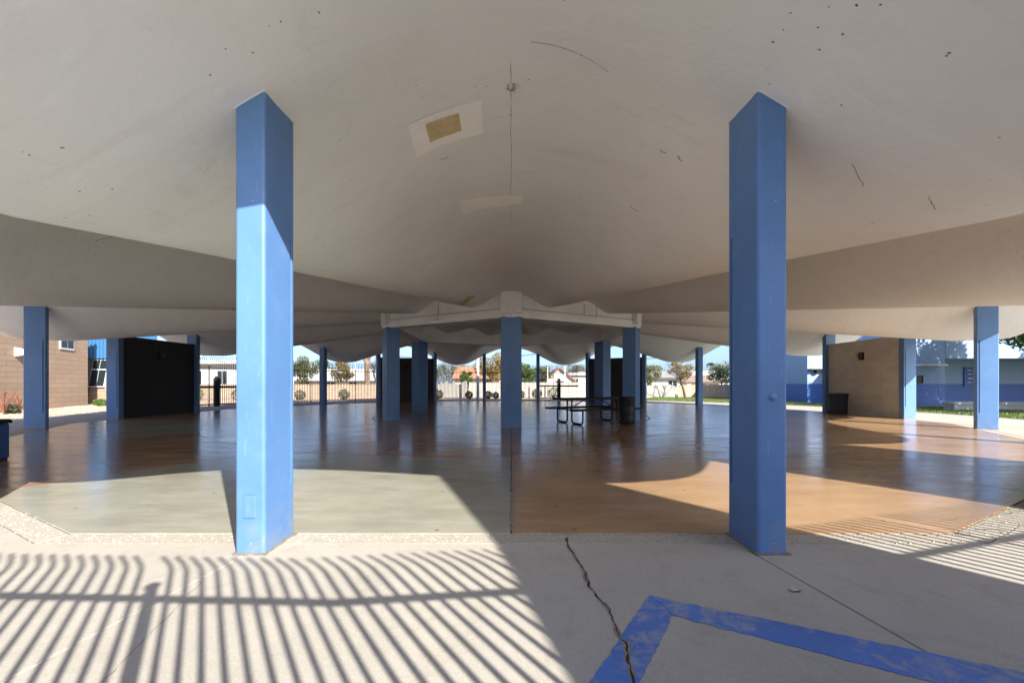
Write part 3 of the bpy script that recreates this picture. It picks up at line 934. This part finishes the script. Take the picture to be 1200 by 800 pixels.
dry_leaf(2.02, 3.16, 0.5, 0.10, 'single curled dry leaf on the shaded apron by the right front column')
dry_leaf(2.03, 4.32, 2.5, 0.05, 'small dry leaf against the inner foot of the right front column')

# ------------------------------------------------------------------ plants
def leaf_mesh(name, centers, size, mat, seed, jitter=0.5, aspect=0.55):
    rs = np.random.RandomState(seed)
    n = len(centers)
    c = np.asarray(centers, dtype=float)
    d = rs.normal(size=(n, 3)); d /= np.linalg.norm(d, axis=1, keepdims=True)
    e = np.cross(d, rs.normal(size=(n, 3))); e /= np.linalg.norm(e, axis=1, keepdims=True)
    s = size * (1 + jitter * rs.uniform(-1, 1, (n, 1)))
    v = np.empty((n, 4, 3))
    v[:, 0] = c - d * s; v[:, 1] = c + e * s * aspect; v[:, 2] = c + d * s; v[:, 3] = c - e * s * aspect
    v = (v.reshape(-1, 3) * U).astype(np.float32)
    me = bpy.data.meshes.new(name)
    me.vertices.add(n * 4); me.vertices.foreach_set('co', v.ravel())
    me.loops.add(n * 4); me.loops.foreach_set('vertex_index', np.arange(n * 4, dtype=np.int32))
    me.polygons.add(n); me.polygons.foreach_set('loop_start', np.arange(0, n * 4, 4, dtype=np.int32))
    me.update(calc_edges=True)
    me.materials.append(M[mat])
    return me

def tree(x, y, h, rad, mat, label, seed, nleaf=5000, bark='bark', low=0.35, bare=False, lean=(0, 0), trunk_r=None, size=0.10, group='trees beyond the pavilion', name='tree', spread=0.55, forks=4):
    rnd = random.Random(seed)
    t = thing(name, label, 'tree', (x, y, -0.05), 0, group)
    m = MB(); tips = []
    tr = trunk_r or h * 0.028
    fork = h * low
    m.tube([(0, 0, 0), (lean[0] * 0.4, lean[1] * 0.4, fork * 0.5), (lean[0], lean[1], fork)], [tr * 1.3, tr, tr * 0.85], 8)
    def grow(p, d, L, r, depth):
        pts = [p]; q = Vector(p); dd = Vector(d)
        for k in range(3):
            dd = (dd + Vector((rnd.uniform(-.25, .25), rnd.uniform(-.25, .25), rnd.uniform(-.12, .2)))).normalized()
            q = q + dd * L / 3
            pts.append(tuple(q))
        m.tube(pts, [r, r * 0.85, r * 0.7, r * 0.5], 5)
        tips.append((q.copy(), depth))
        if depth > 0:
            for k in range(3 if depth > 1 else (3 if bare else 2)):
                nd = (dd + Vector((rnd.uniform(-1, 1), rnd.uniform(-1, 1), rnd.uniform(-.35, .6))) * 0.75).normalized()
                grow(tuple(q if k else Vector(pts[2])), nd, L * rnd.uniform(0.55, 0.8), r * 0.55, depth - 1)
    for k in range(forks):
        an = 2 * math.pi * k / forks + rnd.uniform(-.5, .5)
        d = Vector((math.cos(an) * spread, math.sin(an) * spread, rnd.uniform(0.55, 1.0))).normalized()
        grow((lean[0], lean[1], fork * rnd.uniform(0.85, 1.0)), d, (h - fork) * (0.42 if not bare else 0.38), tr * 0.55, 3 if bare else 2)
    m.build('trunk', bark, t)
    rs = np.random.RandomState(seed + 5)
    if bare:
        pts = []
        for q, dp in tips:
            if dp <= 1:
                for _ in range(max(1, nleaf // max(1, len(tips)))):
                    pts.append((q.x + rs.normal() * 0.25, q.y + rs.normal() * 0.25, q.z + rs.normal() * 0.25))
        if pts:
            link('crown', leaf_mesh('crown', pts, size, mat, seed, 0.5, 0.3), t)
    else:
        zc = (fork * 0.9 + h) / 2; hz = (h - fork * 0.9) / 2
        clumps = []
        for _ in range(26):
            u = rs.normal(size=3); u /= np.linalg.norm(u); rr = rs.uniform(0.35, 0.92)
            clumps.append((lean[0] + u[0] * rad * rr, lean[1] + u[1] * rad * rr, zc + u[2] * hz * rr, rs.uniform(0.22, 0.42) * rad))
        pts = []
        for k in range(nleaf):
            c = clumps[rs.randint(len(clumps))]
            u = rs.normal(size=3); u /= np.linalg.norm(u); rr = c[3] * rs.uniform(0.3, 1.0) ** 0.5
            pts.append((c[0] + u[0] * rr, c[1] + u[1] * rr, max(0.1, c[2] + u[2] * rr * 0.8)))
        link('crown', leaf_mesh('crown', pts, size, mat, seed), t)
    return t

def shrub(x, y, r, mat, label, seed, n=900, size=0.05, group='clipped round shrubs', squash=0.95, name='shrub'):
    rs = np.random.RandomState(seed)
    t = thing(name, label, 'shrub', (x, y, -0.04), 0, group)
    m = MB()
    for k in range(6):
        an = k * 1.05
        m.tube([(0, 0, 0), (0.3 * r * math.cos(an), 0.3 * r * math.sin(an), r * 0.6), (0.6 * r * math.cos(an), 0.6 * r * math.sin(an), r * 1.2)], [0.03 * r + 0.01, 0.02 * r + 0.006, 0.005], 5)
    m.build('stems', 'bark', t)
    pts = []
    for k in range(n):
        u = rs.normal(size=3); u /= np.linalg.norm(u)
        rr = r * (rs.uniform(0.35, 1.0) ** 0.4) * (1 + 0.12 * math.sin(u[0] * 7 + seed) * math.cos(u[1] * 6))
        pts.append((u[0] * rr, u[1] * rr, max(0.02, r * squash + u[2] * rr * squash)))
    link('foliage', leaf_mesh('foliage', pts, size, mat, seed), t)
    return t

# ------------------------------------------------------------------ buildings
def window(parent, x0, x1, z0, z1, y, depth=0.06, mull=1, frame_m='white_paint', sign=-1):
    f = MB(); b = 0.05
    ya, yb = sorted((y, y + sign * depth))
    f.box(x0 - b, x1 + b, ya, yb, z0 - b, z0); f.box(x0 - b, x1 + b, ya, yb, z1, z1 + b)
    f.box(x0 - b, x0, ya, yb, z0, z1); f.box(x1, x1 + b, ya, yb, z0, z1)
    for k in range(1, mull + 1):
        xm = x0 + (x1 - x0) * k / (mull + 1)
        f.box(xm - 0.025, xm + 0.025, ya, yb, z0, z1)
    o = f.build('window', frame_m, parent)
    yc = y + sign * 0.012
    MB().box(x0, x1, min(yc, y - sign * 0.02), max(yc, y - sign * 0.02), z0, z1).build('pane', 'glass', o)
    return o

def house(name, x0, x1, y0, y1, eave, ridge, wall_m, roof_m, label, wins=(), gable='x', over=0.5, chimney=None, group='houses beyond the school fence'):
    t = thing(name, label, 'house', ((x0 + x1) / 2, y0, -0.07), 0, group)
    hx = (x1 - x0) / 2; D = y1 - y0
    w_ = MB()
    if gable == 'x':                         # ridge runs along x, gable triangles at the ends
        prof = [(0, 0), (D, 0), (D, eave), (D / 2, ridge - 0.1), (0, eave)]
        w_.loft([[(-hx, y, z) for y, z in prof], [(hx, y, z) for y, z in prof]])
    else:
        prof = [(-hx, 0), (hx, 0), (hx, eave), (0, ridge - 0.1), (-hx, eave)]
        w_.loft([[(x, 0, z) for x, z in prof], [(x, D, z) for x, z in prof]])
    fix(w_.build('wall', wall_m, t))
    rf = MB(); o = over; th = 0.14
    if gable == 'x':
        k = (ridge - eave) / (D / 2)
        top = [(-o, eave - k * o), (D / 2, ridge), (D + o, eave - k * o)]
        prof = [(y, z + th) for y, z in top] + [(y, z) for y, z in top[::-1]]
        rf.loft([[(-hx - o, y, z) for y, z in prof], [(hx + o, y, z) for y, z in prof]])
    else:
        k = (ridge - eave) / hx
        top = [(-hx - o, eave - k * o), (0, ridge), (hx + o, eave - k * o)]
        prof = [(x, z + th) for x, z in top] + [(x, z) for x, z in top[::-1]]
        rf.loft([[(x, -o, z) for x, z in prof], [(x, D + o, z) for x, z in prof]])
    ro = fix(rf.build('roof', roof_m, t))
    if gable == 'x':
        ez = eave - (ridge - eave) / (D / 2) * o
        MB().box(-hx - o, hx + o, -o - 0.03, -o + 0.02, ez - 0.22, ez + 0.10).build('fascia', 'eave', ro)
    if chimney:
        MB().box(chimney - 0.3, chimney + 0.3, D / 2 - 0.3, D / 2 + 0.3, eave, ridge + 0.7).build('chimney', wall_m, ro)
    for (a, b_, z0, z1) in wins:
        window(t, a, b_, z0, z1, 0.0)
    return t

# left: tan block school building with blue ribbed bay
lb = thing('school_building', 'tan block school building with blue ribbed metal bay', 'building', (0, 0, 0))
def skew_wall(p, q, th, z0, z1):
    a = Vector(p); b = Vector(q); d = (b - a).normalized(); n = Vector((-d.y, d.x)) * th
    return MB().prism([tuple(a), tuple(b), tuple(b + n), tuple(a + n)], z0, z1)
pA, pB = (-25.3, 18.6), (-30.25, 31.4)
wallb = fix(skew_wall(pA, pB, 9.0, -0.05, 6.6).build('wall', 'tan_block', lb))
dv = (Vector(pB) - Vector(pA)).normalized(); nv = Vector((dv.y, -dv.x))     # outward, towards the pavilion
def onwall(s, off, z):
    p = Vector(pA) + dv * s + nv * off
    return (p.x, p.y, z)
def wall_box(s0, s1, o0, o1, z0, z1):
    m = MB()
    vs_ = [onwall(s, o, z) for z in (z0, z1) for (s, o) in ((s0, o0), (s1, o0), (s1, o1), (s0, o1))]
    return m.add(vs_, [(3, 2, 1, 0), (4, 5, 6, 7), (0, 1, 5, 4), (1, 2, 6, 5), (2, 3, 7, 6), (3, 0, 4, 7)])
Lw = (Vector(pB) - Vector(pA)).length
f = fix(wall_box(10.3, 11.9, -0.02, 0.06, 3.72, 4.9).build('window', 'white_paint', lb))
fix(wall_box(10.42, 11.06, -0.01, 0.075, 3.84, 4.78).build('pane', 'glass', f))
fix(wall_box(11.14, 11.78, -0.01, 0.075, 3.84, 4.78).build('pane', 'glass', f))
lampb = MB()
vs_ = [onwall(6.15, 0.0, 3.0), onwall(6.65, 0.0, 3.0), onwall(6.65, 0.0, 3.5), onwall(6.15, 0.0, 3.5),
       onwall(6.2, 0.40, 3.12), onwall(6.6, 0.40, 3.12), onwall(6.6, 0.40, 3.34), onwall(6.2, 0.40, 3.34)]
lampb.add(vs_, [(0, 1, 2, 3), (4, 5, 6, 7), (0, 1, 5, 4), (1, 2, 6, 5), (2, 3, 7, 6), (3, 0, 4, 7)])
fix(lampb.build('wall_lamp', 'white_paint', lb))
fix(wall_box(0.05, Lw - 0.05, 0.001, 0.03, 6.35, 6.62).build('coping', 'white_paint', lb))
# ribbed blue bay and the leaning window below it
bay_ = MB(); X0, X1, YB = -35.2, -30.6, 34.0
bay_.box(X0, X1, YB, YB + 4, 3.42, 7.2)
blu = bay_.build('ribbed_cladding', 'blue_metal', lb)
for k in range(16):
    xk = X0 + 0.15 + k * 0.29
    MB().box(xk, xk + 0.08, YB - 0.14, YB - 0.001, 3.44, 7.15).build('rib', 'blue_metal', blu)
MB().box(X0, X1, YB + 0.25, YB + 4, -0.05, 3.415).build('wall', 'tan_block', lb)
shade_fin = MB()  # dark fin put in for the shade left of the leaning window
shade_fin.loft([[(-33.9, YB - 0.2, 0), (-33.0, YB - 0.2, 0), (-33.0, YB + 0.25, 0), (-33.9, YB + 0.25, 0)], [(-33.5, YB - 0.2, 3.41), (-32.45, YB - 0.2, 3.41), (-32.45, YB + 0.25, 3.41), (-33.5, YB + 0.25, 3.41)]])
fix(shade_fin.build('leaning_shade_fin', 'eave', lb))
def para(x_tl, x_tr, x_bl, x_br, zt, zb, y0, y1):
    m = MB()
    m.loft([[(x_bl, y0, zb), (x_br, y0, zb), (x_tr, y0, zt), (x_tl, y0, zt)], [(x_bl, y1, zb), (x_br, y1, zb), (x_tr, y1, zt), (x_tl, y1, zt)]])
    return m
wf = fix(para(-32.42, -31.22, -32.82, -31.62, 3.36, 1.22, YB + 0.10, YB + 0.24).build('window', 'white_paint', lb))
for (u0, u1, v0, v1) in ((0.04, 0.48, 0.04, 0.62), (0.52, 0.96, 0.04, 0.62), (0.04, 0.48, 0.66, 0.97), (0.52, 0.96, 0.66, 0.97)):
    def wx(u, v): return -32.82 + 0.40 * v + 1.2 * u
    zt, zb = 1.22 + 2.14 * v1, 1.22 + 2.14 * v0
    fix(para(wx(u0, v1), wx(u1, v1), wx(u0, v0), wx(u1, v0), zt, zb, YB + 0.08, YB + 0.12).build('pane', 'glass', wf))

# right: two-tone blue school building
rb = thing('blue_building', 'two-tone blue school building with a deep shaded recess', 'building', (0, 0, 0))
H = 5.6
def two_tone(x0, x1, y0, y1, hz=1.47, z1=H):
    MB().box(x0, x1, y0, y1, hz, z1).build('wall', 'paint_light', rb)
    MB().box(x0 - 0.004, x1 + 0.004, y0 - 0.004, y1, -0.05, hz - 0.001).build('painted_dado', 'paint_royal', rb)
two_tone(24.4, 28.2, 36.2, 44)
two_tone(28.25, 30.6, 31.0, 44)
two_tone(30.65, 48, 35.0, 44)
MB().box(30.65, 48, 31.02, 34.99, 3.28, H).build('porch_roof', 'paint_light', rb)
MB().box(44, 48, 31.03, 34.98, -0.05, 3.27).build('wall', 'paint_light', rb)
MB().box(28.3, 30.2, 30.35, 30.99, 2.72, 2.86, 0.02).build('awning', 'steel', rb)
MB().box(24.4, 28.2, 35.75, 36.19, 2.62, 2.70).build('awning', 'eave', rb)
MB().box(24.9, 25.25, 35.85, 36.18, 2.40, 2.60, 0.03).build('wall_lamp', 'black_metal', rb)
window(rb, 28.42, 28.98, 1.56, 2.02, 30.996, 0.05, 0, 'eave')
MB().box(37.2, 37.6, 34.7, 34.99, 1.85, 2.10, 0.03).build('wall_lamp', 'black_metal', rb)
MB().box(23.9, 48, 43, 44.4, H, H + 0.3).build('parapet', 'white_paint', rb)
# notice board with white strokes of lettering too small to read
nb_ = MB().box(36.0, 37.75, 34.90, 34.985, 1.25, 2.80).build('notice_board', 'paint_royal', label='blue notice board with white lettering on the recess wall', cat='sign')
rnd = random.Random(3)
for row in range(4):
    xk = 36.22 + rnd.uniform(0, 0.1)
    while xk < 37.5:
        wd = rnd.uniform(0.10, 0.42)
        zr = 2.52 - row * 0.32
        q = MB(); sl_ = rnd.uniform(-0.04, 0.04); th = rnd.uniform(0.05, 0.08)
        q.loft([[(xk, 34.885, zr), (xk + wd, 34.885, zr + sl_), (xk + wd, 34.885, zr + sl_ + th), (xk, 34.885, zr + th)], [(xk, 34.899, zr), (xk + wd, 34.899, zr + sl_), (xk + wd, 34.899, zr + sl_ + th), (xk, 34.899, zr + th)]])
        fix(q.build('stroke', 'white_paint', nb_))
        xk += wd + rnd.uniform(0.06, 0.16)
pb = thing('concrete_bench', 'long grey concrete bench on the lawn before the blue building', 'bench', (28.6, 25.4, -0.05))
MB().box(-3.4, 3.4, -0.4, 0.4, 0.36, 0.50, 0.03).build('seat', 'planter', pb)
MB().box(-3.3, 3.3, -0.3, 0.3, 0, 0.36).build('base', 'planter', pb)
MB().box(21.9, 46, 28.8, 30.9, -0.045, 0.0).build('building_walk', 'concrete', kind='structure')

# far houses; background placed mostly from image pixels at chosen depths
house('house', -43.5, -27.6, 88, 98, 2.35, 4.5, 'stucco_cream', 'roof_white', 'low cream house with white roof and dark eaves on the left', [(-6.2, -4.8, 0.9, 2.0), (-1.5, 0.3, 0.9, 2.0), (3.2, 4.6, 0.9, 2.0)], over=0.8)
house('house', -52.0, -36.5, 64, 74, 4.4, 5.2, 'stucco_white', 'roof_white', 'long white building with pale fascia behind the left fence gate', [(-5.6, -4.2, 1.4, 3.4), (-2.2, -0.8, 1.4, 3.4), (1.5, 2.9, 1.4, 3.4), (4.6, 6.0, 1.4, 3.4)], over=0.6)
house('house', -10.2, -2.2, 80, 90, 2.6, 4.7, 'stucco_cream', 'roof_orange', 'house with orange tiled roof behind the white pole', [(-2.5, -1.2, 1.1, 2.2), (1.5, 2.8, 1.1, 2.2)])
house('house', 6.2, 11.2, 79, 90, 2.2, 4.3, 'stucco_white', 'roof_orange', 'house with orange gable roof above the picnic table', [(-0.8, 0.8, 1.2, 2.0)], gable='y')
house('house', 11.3, 16.5, 84, 92, 3.1, 3.7, 'stucco_white', 'roof_white', 'small white flat house right of the orange gable', [(-1.9, -1.2, 1.6, 2.5), (0.4, 1.3, 1.6, 2.5)], over=0.2)
house('house', 20.6, 27.0, 70, 80, 2.5, 3.6, 'stucco_grey', 'roof_grey', 'pale grey house behind the bare tree', [(-2.2, -1.4, 1.0, 2.0), (1.2, 2.6, 1.0, 2.0)])
house('house', 26.8, 35.5, 75, 85, 1.85, 3.0, 'stucco_cream', 'roof_brown', 'low house with brown shingle roof over the wooden fence', [(-2, -1, 0.8, 1.5)])
house('house', 41.0, 50.5, 96, 106, 2.5, 4.3, 'stucco_white', 'roof_white', 'far house with white roof seen left of the right column', [(-2, -1, 1.2, 2.1)])
house('house', 47.0, 56.0, 82, 92, 2.3, 3.6, 'stucco_grey', 'roof_grey', 'grey house with grey roof beyond the right column', [(-2, -1, 1.2, 2.0)])

# yard walls and board fences
yw = fix(MB().box(-4.4, 13.5, 46.0, 46.2, -0.07, 1.55).build('yard_wall', 'yard_block', label='pale block yard wall behind the centre of the pavilion', cat='wall'))
MB().box(-4.42, 13.52, 45.98, 46.22, 1.55, 1.62).build('coping', 'yard_block', yw)
yl = fix(MB().box(-34, -8.4, 47.0, 47.2, -0.07, 1.35).build('yard_wall', 'yard_tan', label='long buff block yard wall at the back left', cat='wall'))
MB().box(-34.02, -8.38, 46.98, 47.22, 1.35, 1.42).build('coping', 'yard_tan', yl)
def board_fence(x0, x1, y, h, mat, label, bw=0.24, seed=0, jag=0.05, dirx=1):
    t = thing('board_fence', label, 'fence', (x0, y, -0.07), 0, 'wooden board fences')
    rnd = random.Random(seed); L = x1 - x0; n = int(L / bw)
    bms = []
    for v in range(4):
        hh = h + jag * (v - 1.5)
        m = MB(); m.loft([[(0, 0, 0), (bw - 0.015, 0, 0), (bw - 0.015, 0.03, 0), (0, 0.03, 0)], [(0, 0, hh - 0.03), (bw - 0.015, 0, hh - 0.03), (bw - 0.015, 0.03, hh - 0.03), (0, 0.03, hh - 0.03)], [(0.04, 0, hh), (bw - 0.055, 0, hh), (bw - 0.055, 0.03, hh), (0.04, 0.03, hh)]])
        bms.append(m.mesh('board', M[mat if v < 3 or mat == 'wood_grey' else 'wood_grey']))
    for k in range(n):
        link('board', bms[rnd.randrange(4)], t, loc=(k * bw, rnd.uniform(-0.012, 0.0), 0))
    for z in (0.35, h - 0.35):
        MB().box(0, L, 0.035, 0.10, z, z + 0.1).build('rail', mat, t)
board_fence(-8.3, -4.5, 45.9, 1.66, 'wood_grey', 'grey uneven board fence at the left of the pale yard wall', 0.22, 3, 0.10)
board_fence(18.2, 34.5, 48.0, 1.48, 'wood', 'long brown board fence across the lawn on the right', 0.25, 5)
board_fence(14.3, 18.1, 48.3, 1.40, 'wood_grey', 'grey board gate section beneath the bare tree', 0.25, 8)

# poles
def pole(x, y, r, h, mat, label):
    m = MB(); m.lathe([(r * 1.3, -0.07), (r * 1.3, 0.1), (r, 0.12), (r * 0.9, h), (r * 0.3, h + r)], 12, x, y)
    m.build('pole', mat, label=label, cat='pole')
pole(-3.26, 43.0, 0.13, 6.5, 'white_paint', 'thick white pole in front of the pale yard wall')
pole(3.62, 43.5, 0.05, 3.1, 'white_paint', 'thin white post left of the fence gate at the back')
pole(5.3, 43.5, 0.06, 3.2, 'white_paint', 'thin white post behind the picnic table')
pole(13.2, 43.0, 0.05, 3.3, 'white_paint', 'thin pale post at the left of the right-hand lawn')
pole(27.8, 47.2, 0.05, 2.6, 'eave', 'thin dark post at the right end of the lawn')

for i, (x, y, lab) in enumerate(((-34.0, 112, 'wooden utility pole beyond the low cream house'), (6.5, 112, 'wooden utility pole behind the orange gable'), (47.5, 112, 'wooden utility pole left of the right front column'))):
    t = thing('utility_pole', lab, 'pole', (x, y, -0.07), 0, 'utility poles')
    MB().tube([(0, 0, 0), (0, 0, 9.5)], [0.17, 0.12], 8).build('shaft', 'bark', t)
    MB().box(-1.3, 1.3, -0.06, 0.06, 8.9, 9.05).build('crossarm', 'bark', t)
    if i < 2:
        nx = (6.5, 47.5)[i] - x
        for o in (-1.1, 0, 1.1):
            MB().tube([(o + nx * k / 10, 0, 9.1 - 1.4 * (1 - (2 * k / 10 - 1) ** 2)) for k in range(11)], 0.03, 4).build('wire', 'black_metal', t)
# trees
tree(-28.5, 60, 5.4, 2.3, 'leaf_olive', 'olive green tree over the white roof on the far left', 11, 5200)
tree(-24.2, 63, 5.0, 1.7, 'leaf_yellow', 'yellowish tree beside the left back column', 12, 3500)
tree(-16.4, 50, 8.5, 2.2, 'leaf_tan', 'tall reddish trunk with thin bare branches on the left', 13, 700, 'bark_red', 0.5, True, trunk_r=0.32)
tree(-20.2, 66, 6.2, 2.2, 'leaf_sage', 'sparse bare tree behind the low cream house', 14, 900, 'bark', 0.3, True)
tree(-2.9, 65, 6.4, 2.5, 'leaf_yellow', 'yellow green tree left of the front inner column', 15, 5200)
tree(-5.0, 50.5, 3.0, 0.9, 'leaf_citrus', 'small green tree above the board fence', 16, 2200, size=0.08)
tree(-9.0, 62, 5.2, 1.8, 'leaf_sage', 'pale sparse tree above the grey board fence', 17, 1200, 'bark', 0.3, True)
tree(1.5, 50.5, 4.1, 1.5, 'leaf_citrus', 'bright green leafy tree right of the front inner column', 18, 4600)
tree(4.1, 58, 3.9, 1.5, 'leaf_olive', 'olive tree between two thin posts', 19, 3200)
tree(12.2, 62, 4.8, 1.9, 'leaf_tan', 'bare twiggy tree above the small white house', 20, 1200, 'bark', 0.3, True)
tree(18.3, 46.2, 4.9, 2.2, 'leaf_tan', 'crooked bare tree on the lawn by the grey gate section', 21, 260, 'bark', 0.32, True, lean=(-0.35, 0.1), trunk_r=0.12, spread=0.9, size=0.06)
tree(22.4, 58, 4.7, 1.5, 'leaf_yellow', 'yellow leaved tree behind the bare tree', 22, 1800)
tree(31.6, 66, 4.4, 1.7, 'leaf_dark', 'dark evergreen tree left of the right front column', 23, 3800)
tree(38.3, 60, 6.8, 2.6, 'leaf_tan', 'large bare tree right of the right front column', 24, 1800, 'bark', 0.25, True)
tree(43.0, 68, 4.2, 2.6, 'leaf_olive', 'broad olive tree by the corner of the blue building', 25, 4000)
tree(20.8, 66, 4.3, 2.0, 'leaf_olive', 'loose olive tree above the pale grey house', 26, 2600)
tree(42.0, 28.3, 7.6, 4.6, 'leaf_green', 'shade tree in front of the recess, beyond the right picture edge', 28, 12000, 'bark', 0.4, size=0.14, trunk_r=0.25)
tree(30.8, 23.2, 8.6, 6.2, 'leaf_green', 'large green shade tree hanging over the lawn at the right edge', 27, 30000, 'bark', 0.24, size=0.13, trunk_r=0.28)
rnd = random.Random(5)
for i, (x, y, h) in enumerate(((-62, 105, 7), (-50, 118, 8), (-22, 120, 7), (-13, 112, 6.5), (2, 125, 7.5), (18, 120, 7), (28, 116, 6.2), (39, 122, 6.8), (58, 120, 7.5), (72, 118, 8))):
    tree(x, y, h, 3.4, ('leaf_olive', 'leaf_green', 'leaf_sage')[i % 3], 'distant %s tree beyond the houses, %s from the left in the far row' % (('olive', 'green', 'grey green')[i % 3], ('first', 'second', 'third', 'fourth', 'fifth', 'sixth', 'seventh', 'eighth', 'ninth', 'tenth')[i]), 40 + i, 1700, size=0.22, group='distant trees')
for (x, y, h, lab) in ((53.5, 118, 7.0, 'taller of two tiny far palms left of the right front column'), (57.5, 124, 6.2, 'shorter of two tiny far palms left of the right front column')):
    t = thing('palm_tree', lab, 'tree', (x, y, -0.05), 0, 'far palms')
    MB().tube([(0, 0, 0), (0.1, 0, h * 0.5), (0, 0, h)], [0.2, 0.14, 0.12], 6).build('trunk', 'bark', t)
    m = MB()
    for k in range(18):
        an = k * 2.4; up = 0.6 * math.cos(k * 1.3)
        pts = [(0, 0, h)] + [(math.cos(an) * 0.28 * q, math.sin(an) * 0.28 * q, h + up * q * 0.2 - 0.06 * q * q) for q in (1, 2, 3, 4)]
        m.tube(pts, [0.04, 0.09, 0.10, 0.08, 0.02], 4)
    m.build('crown', 'leaf_dark', t)

# shrubs on the gravel
for i, (x, y, r, mt, lb_) in enumerate((
        (-15.6, 41.0, 0.55, 'leaf_sage', 'clipped round shrub on the gravel right of the left back column'),
        (-19.8, 41.2, 0.50, 'leaf_sage', 'clipped round shrub on the gravel beside the left front column'),
        (-22.9, 37.0, 0.62, 'leaf_sage', 'round shrub behind the left fence gate, right of its post'),
        (-27.0, 37.6, 0.62, 'leaf_sage', 'round shrub behind the left fence gate, left of its post'),
        (-12.0, 41.5, 0.55, 'leaf_sage', 'round shrub at the foot of the buff yard wall near the inner column'),
        (-7.2, 43.6, 0.50, 'leaf_olive', 'round shrub before the grey board fence'),
        (-4.25, 44.2, 0.42, 'leaf_olive', 'round shrub at the left end of the pale yard wall'),
        (-2.3, 44.2, 0.42, 'leaf_olive', 'round shrub right of the thick white pole'),
        (-1.55, 44.4, 0.36, 'leaf_olive', 'small round shrub tight against the front inner column'),
        (0.95, 44.0, 0.45, 'leaf_olive', 'round shrub right of the front inner column'),
        (2.6, 44.0, 0.55, 'leaf_olive', 'dark spreading shrub left of the back gate'),
        (4.25, 44.2, 0.62, 'leaf_olive', 'tall round shrub seen through the back gate'))):
    shrub(x, y, r, mt, lb_, 100 + i)
shrub(-29.0, 31.0, 0.42, 'leaf_citrus', 'low yellow green plant at the corner of the tan building', 120, 700, 0.07, 'low desert plants', 0.5, 'low_plant')
shrub(-27.9, 30.0, 0.30, 'leaf_citrus', 'smaller yellow green plant in front of the tan building corner', 121, 500, 0.06, 'low desert plants', 0.5, 'low_plant')
shrub(-25.7, 22.6, 0.36, 'leaf_sage', 'grey green plant below the wall lamp of the tan building', 122, 500, 0.06, 'low desert plants', 0.7, 'low_plant')
shrub(-25.9, 23.9, 0.32, 'leaf_sage', 'grey green plant beside the left column on the gravel', 123, 400, 0.06, 'low desert plants', 0.7, 'low_plant')
def red_yucca(x, y, label, seed):
    rnd = random.Random(seed)
    t = thing('red_yucca', label, 'plant', (x, y, -0.04), 0, 'red stemmed plants')
    m = MB()
    for k in range(26):
        an = rnd.uniform(0, 6.28); r = rnd.uniform(0.2, 0.6); h = rnd.uniform(0.7, 1.25)
        m.tube([(0, 0, 0), (r * 0.4 * math.cos(an), r * 0.4 * math.sin(an), h * 0.6), (r * math.cos(an), r * math.sin(an), h)], [0.012, 0.01, 0.02], 4)
    m.build('stems', 'stem_red', t)
red_yucca(-25.55, 22.9, 'red stemmed plant against the tan wall under the wall lamp', 1)
red_yucca(-25.3, 21.9, 'red stemmed plant against the tan wall at the picture edge', 2)

# gravel stones and grass blades that nobody could count
rs = np.random.RandomState(9)
def scatter(name, n, r0, r1, a0, a1, mat, blade, seed, keep=lambda x, y: True):
    rs = np.random.RandomState(seed); V = []; F = []
    k = 0
    while k < n:
        r = math.sqrt(rs.uniform(r0 * r0, r1 * r1)); x, y = pol(r, rs.uniform(a0, a1))
        if not keep(x, y):
            k += 1; continue
        o = len(V)
        if blade:
            h = rs.uniform(0.05, 0.13); an = rs.uniform(0, 6.28); wd = 0.018
            lx, ly = rs.normal(0, 0.04), rs.normal(0, 0.04)
            V += [(x - math.cos(an) * wd, y - math.sin(an) * wd, -0.04), (x + math.cos(an) * wd, y + math.sin(an) * wd, -0.04), (x + lx, y + ly, -0.04 + h)]
            F.append((o, o + 1, o + 2))
        else:
            s = rs.uniform(0.02, 0.06); an = rs.uniform(0, 6.28)
            for q in range(4):
                V.append((x + s * math.cos(an + q * 1.57) * rs.uniform(0.7, 1.2), y + s * math.sin(an + q * 1.57), -0.046))
            V.append((x, y, -0.046 + s * 0.8))
            for q in range(4):
                F.append((o + q, o + (q + 1) % 4, o + 4))
        k += 1
    m = MB().add(V, F)
    return m.build(name, mat, kind='stuff', label='short green blades of the lawn' if blade else 'loose pink gravel stones around the pavilion', cat='grass' if blade else 'gravel')
scatter('grass', 70000, 21.75, 36, 66, 150, 'grass', True, 4, lambda x, y: not (y > 28.7 and x > 21.9) )
scatter('gravel_stones', 16000, 21.4, 32, -150, -40, 'gravel', False, 6, lambda x, y: x > -30)
print('objects', len(bpy.data.objects))
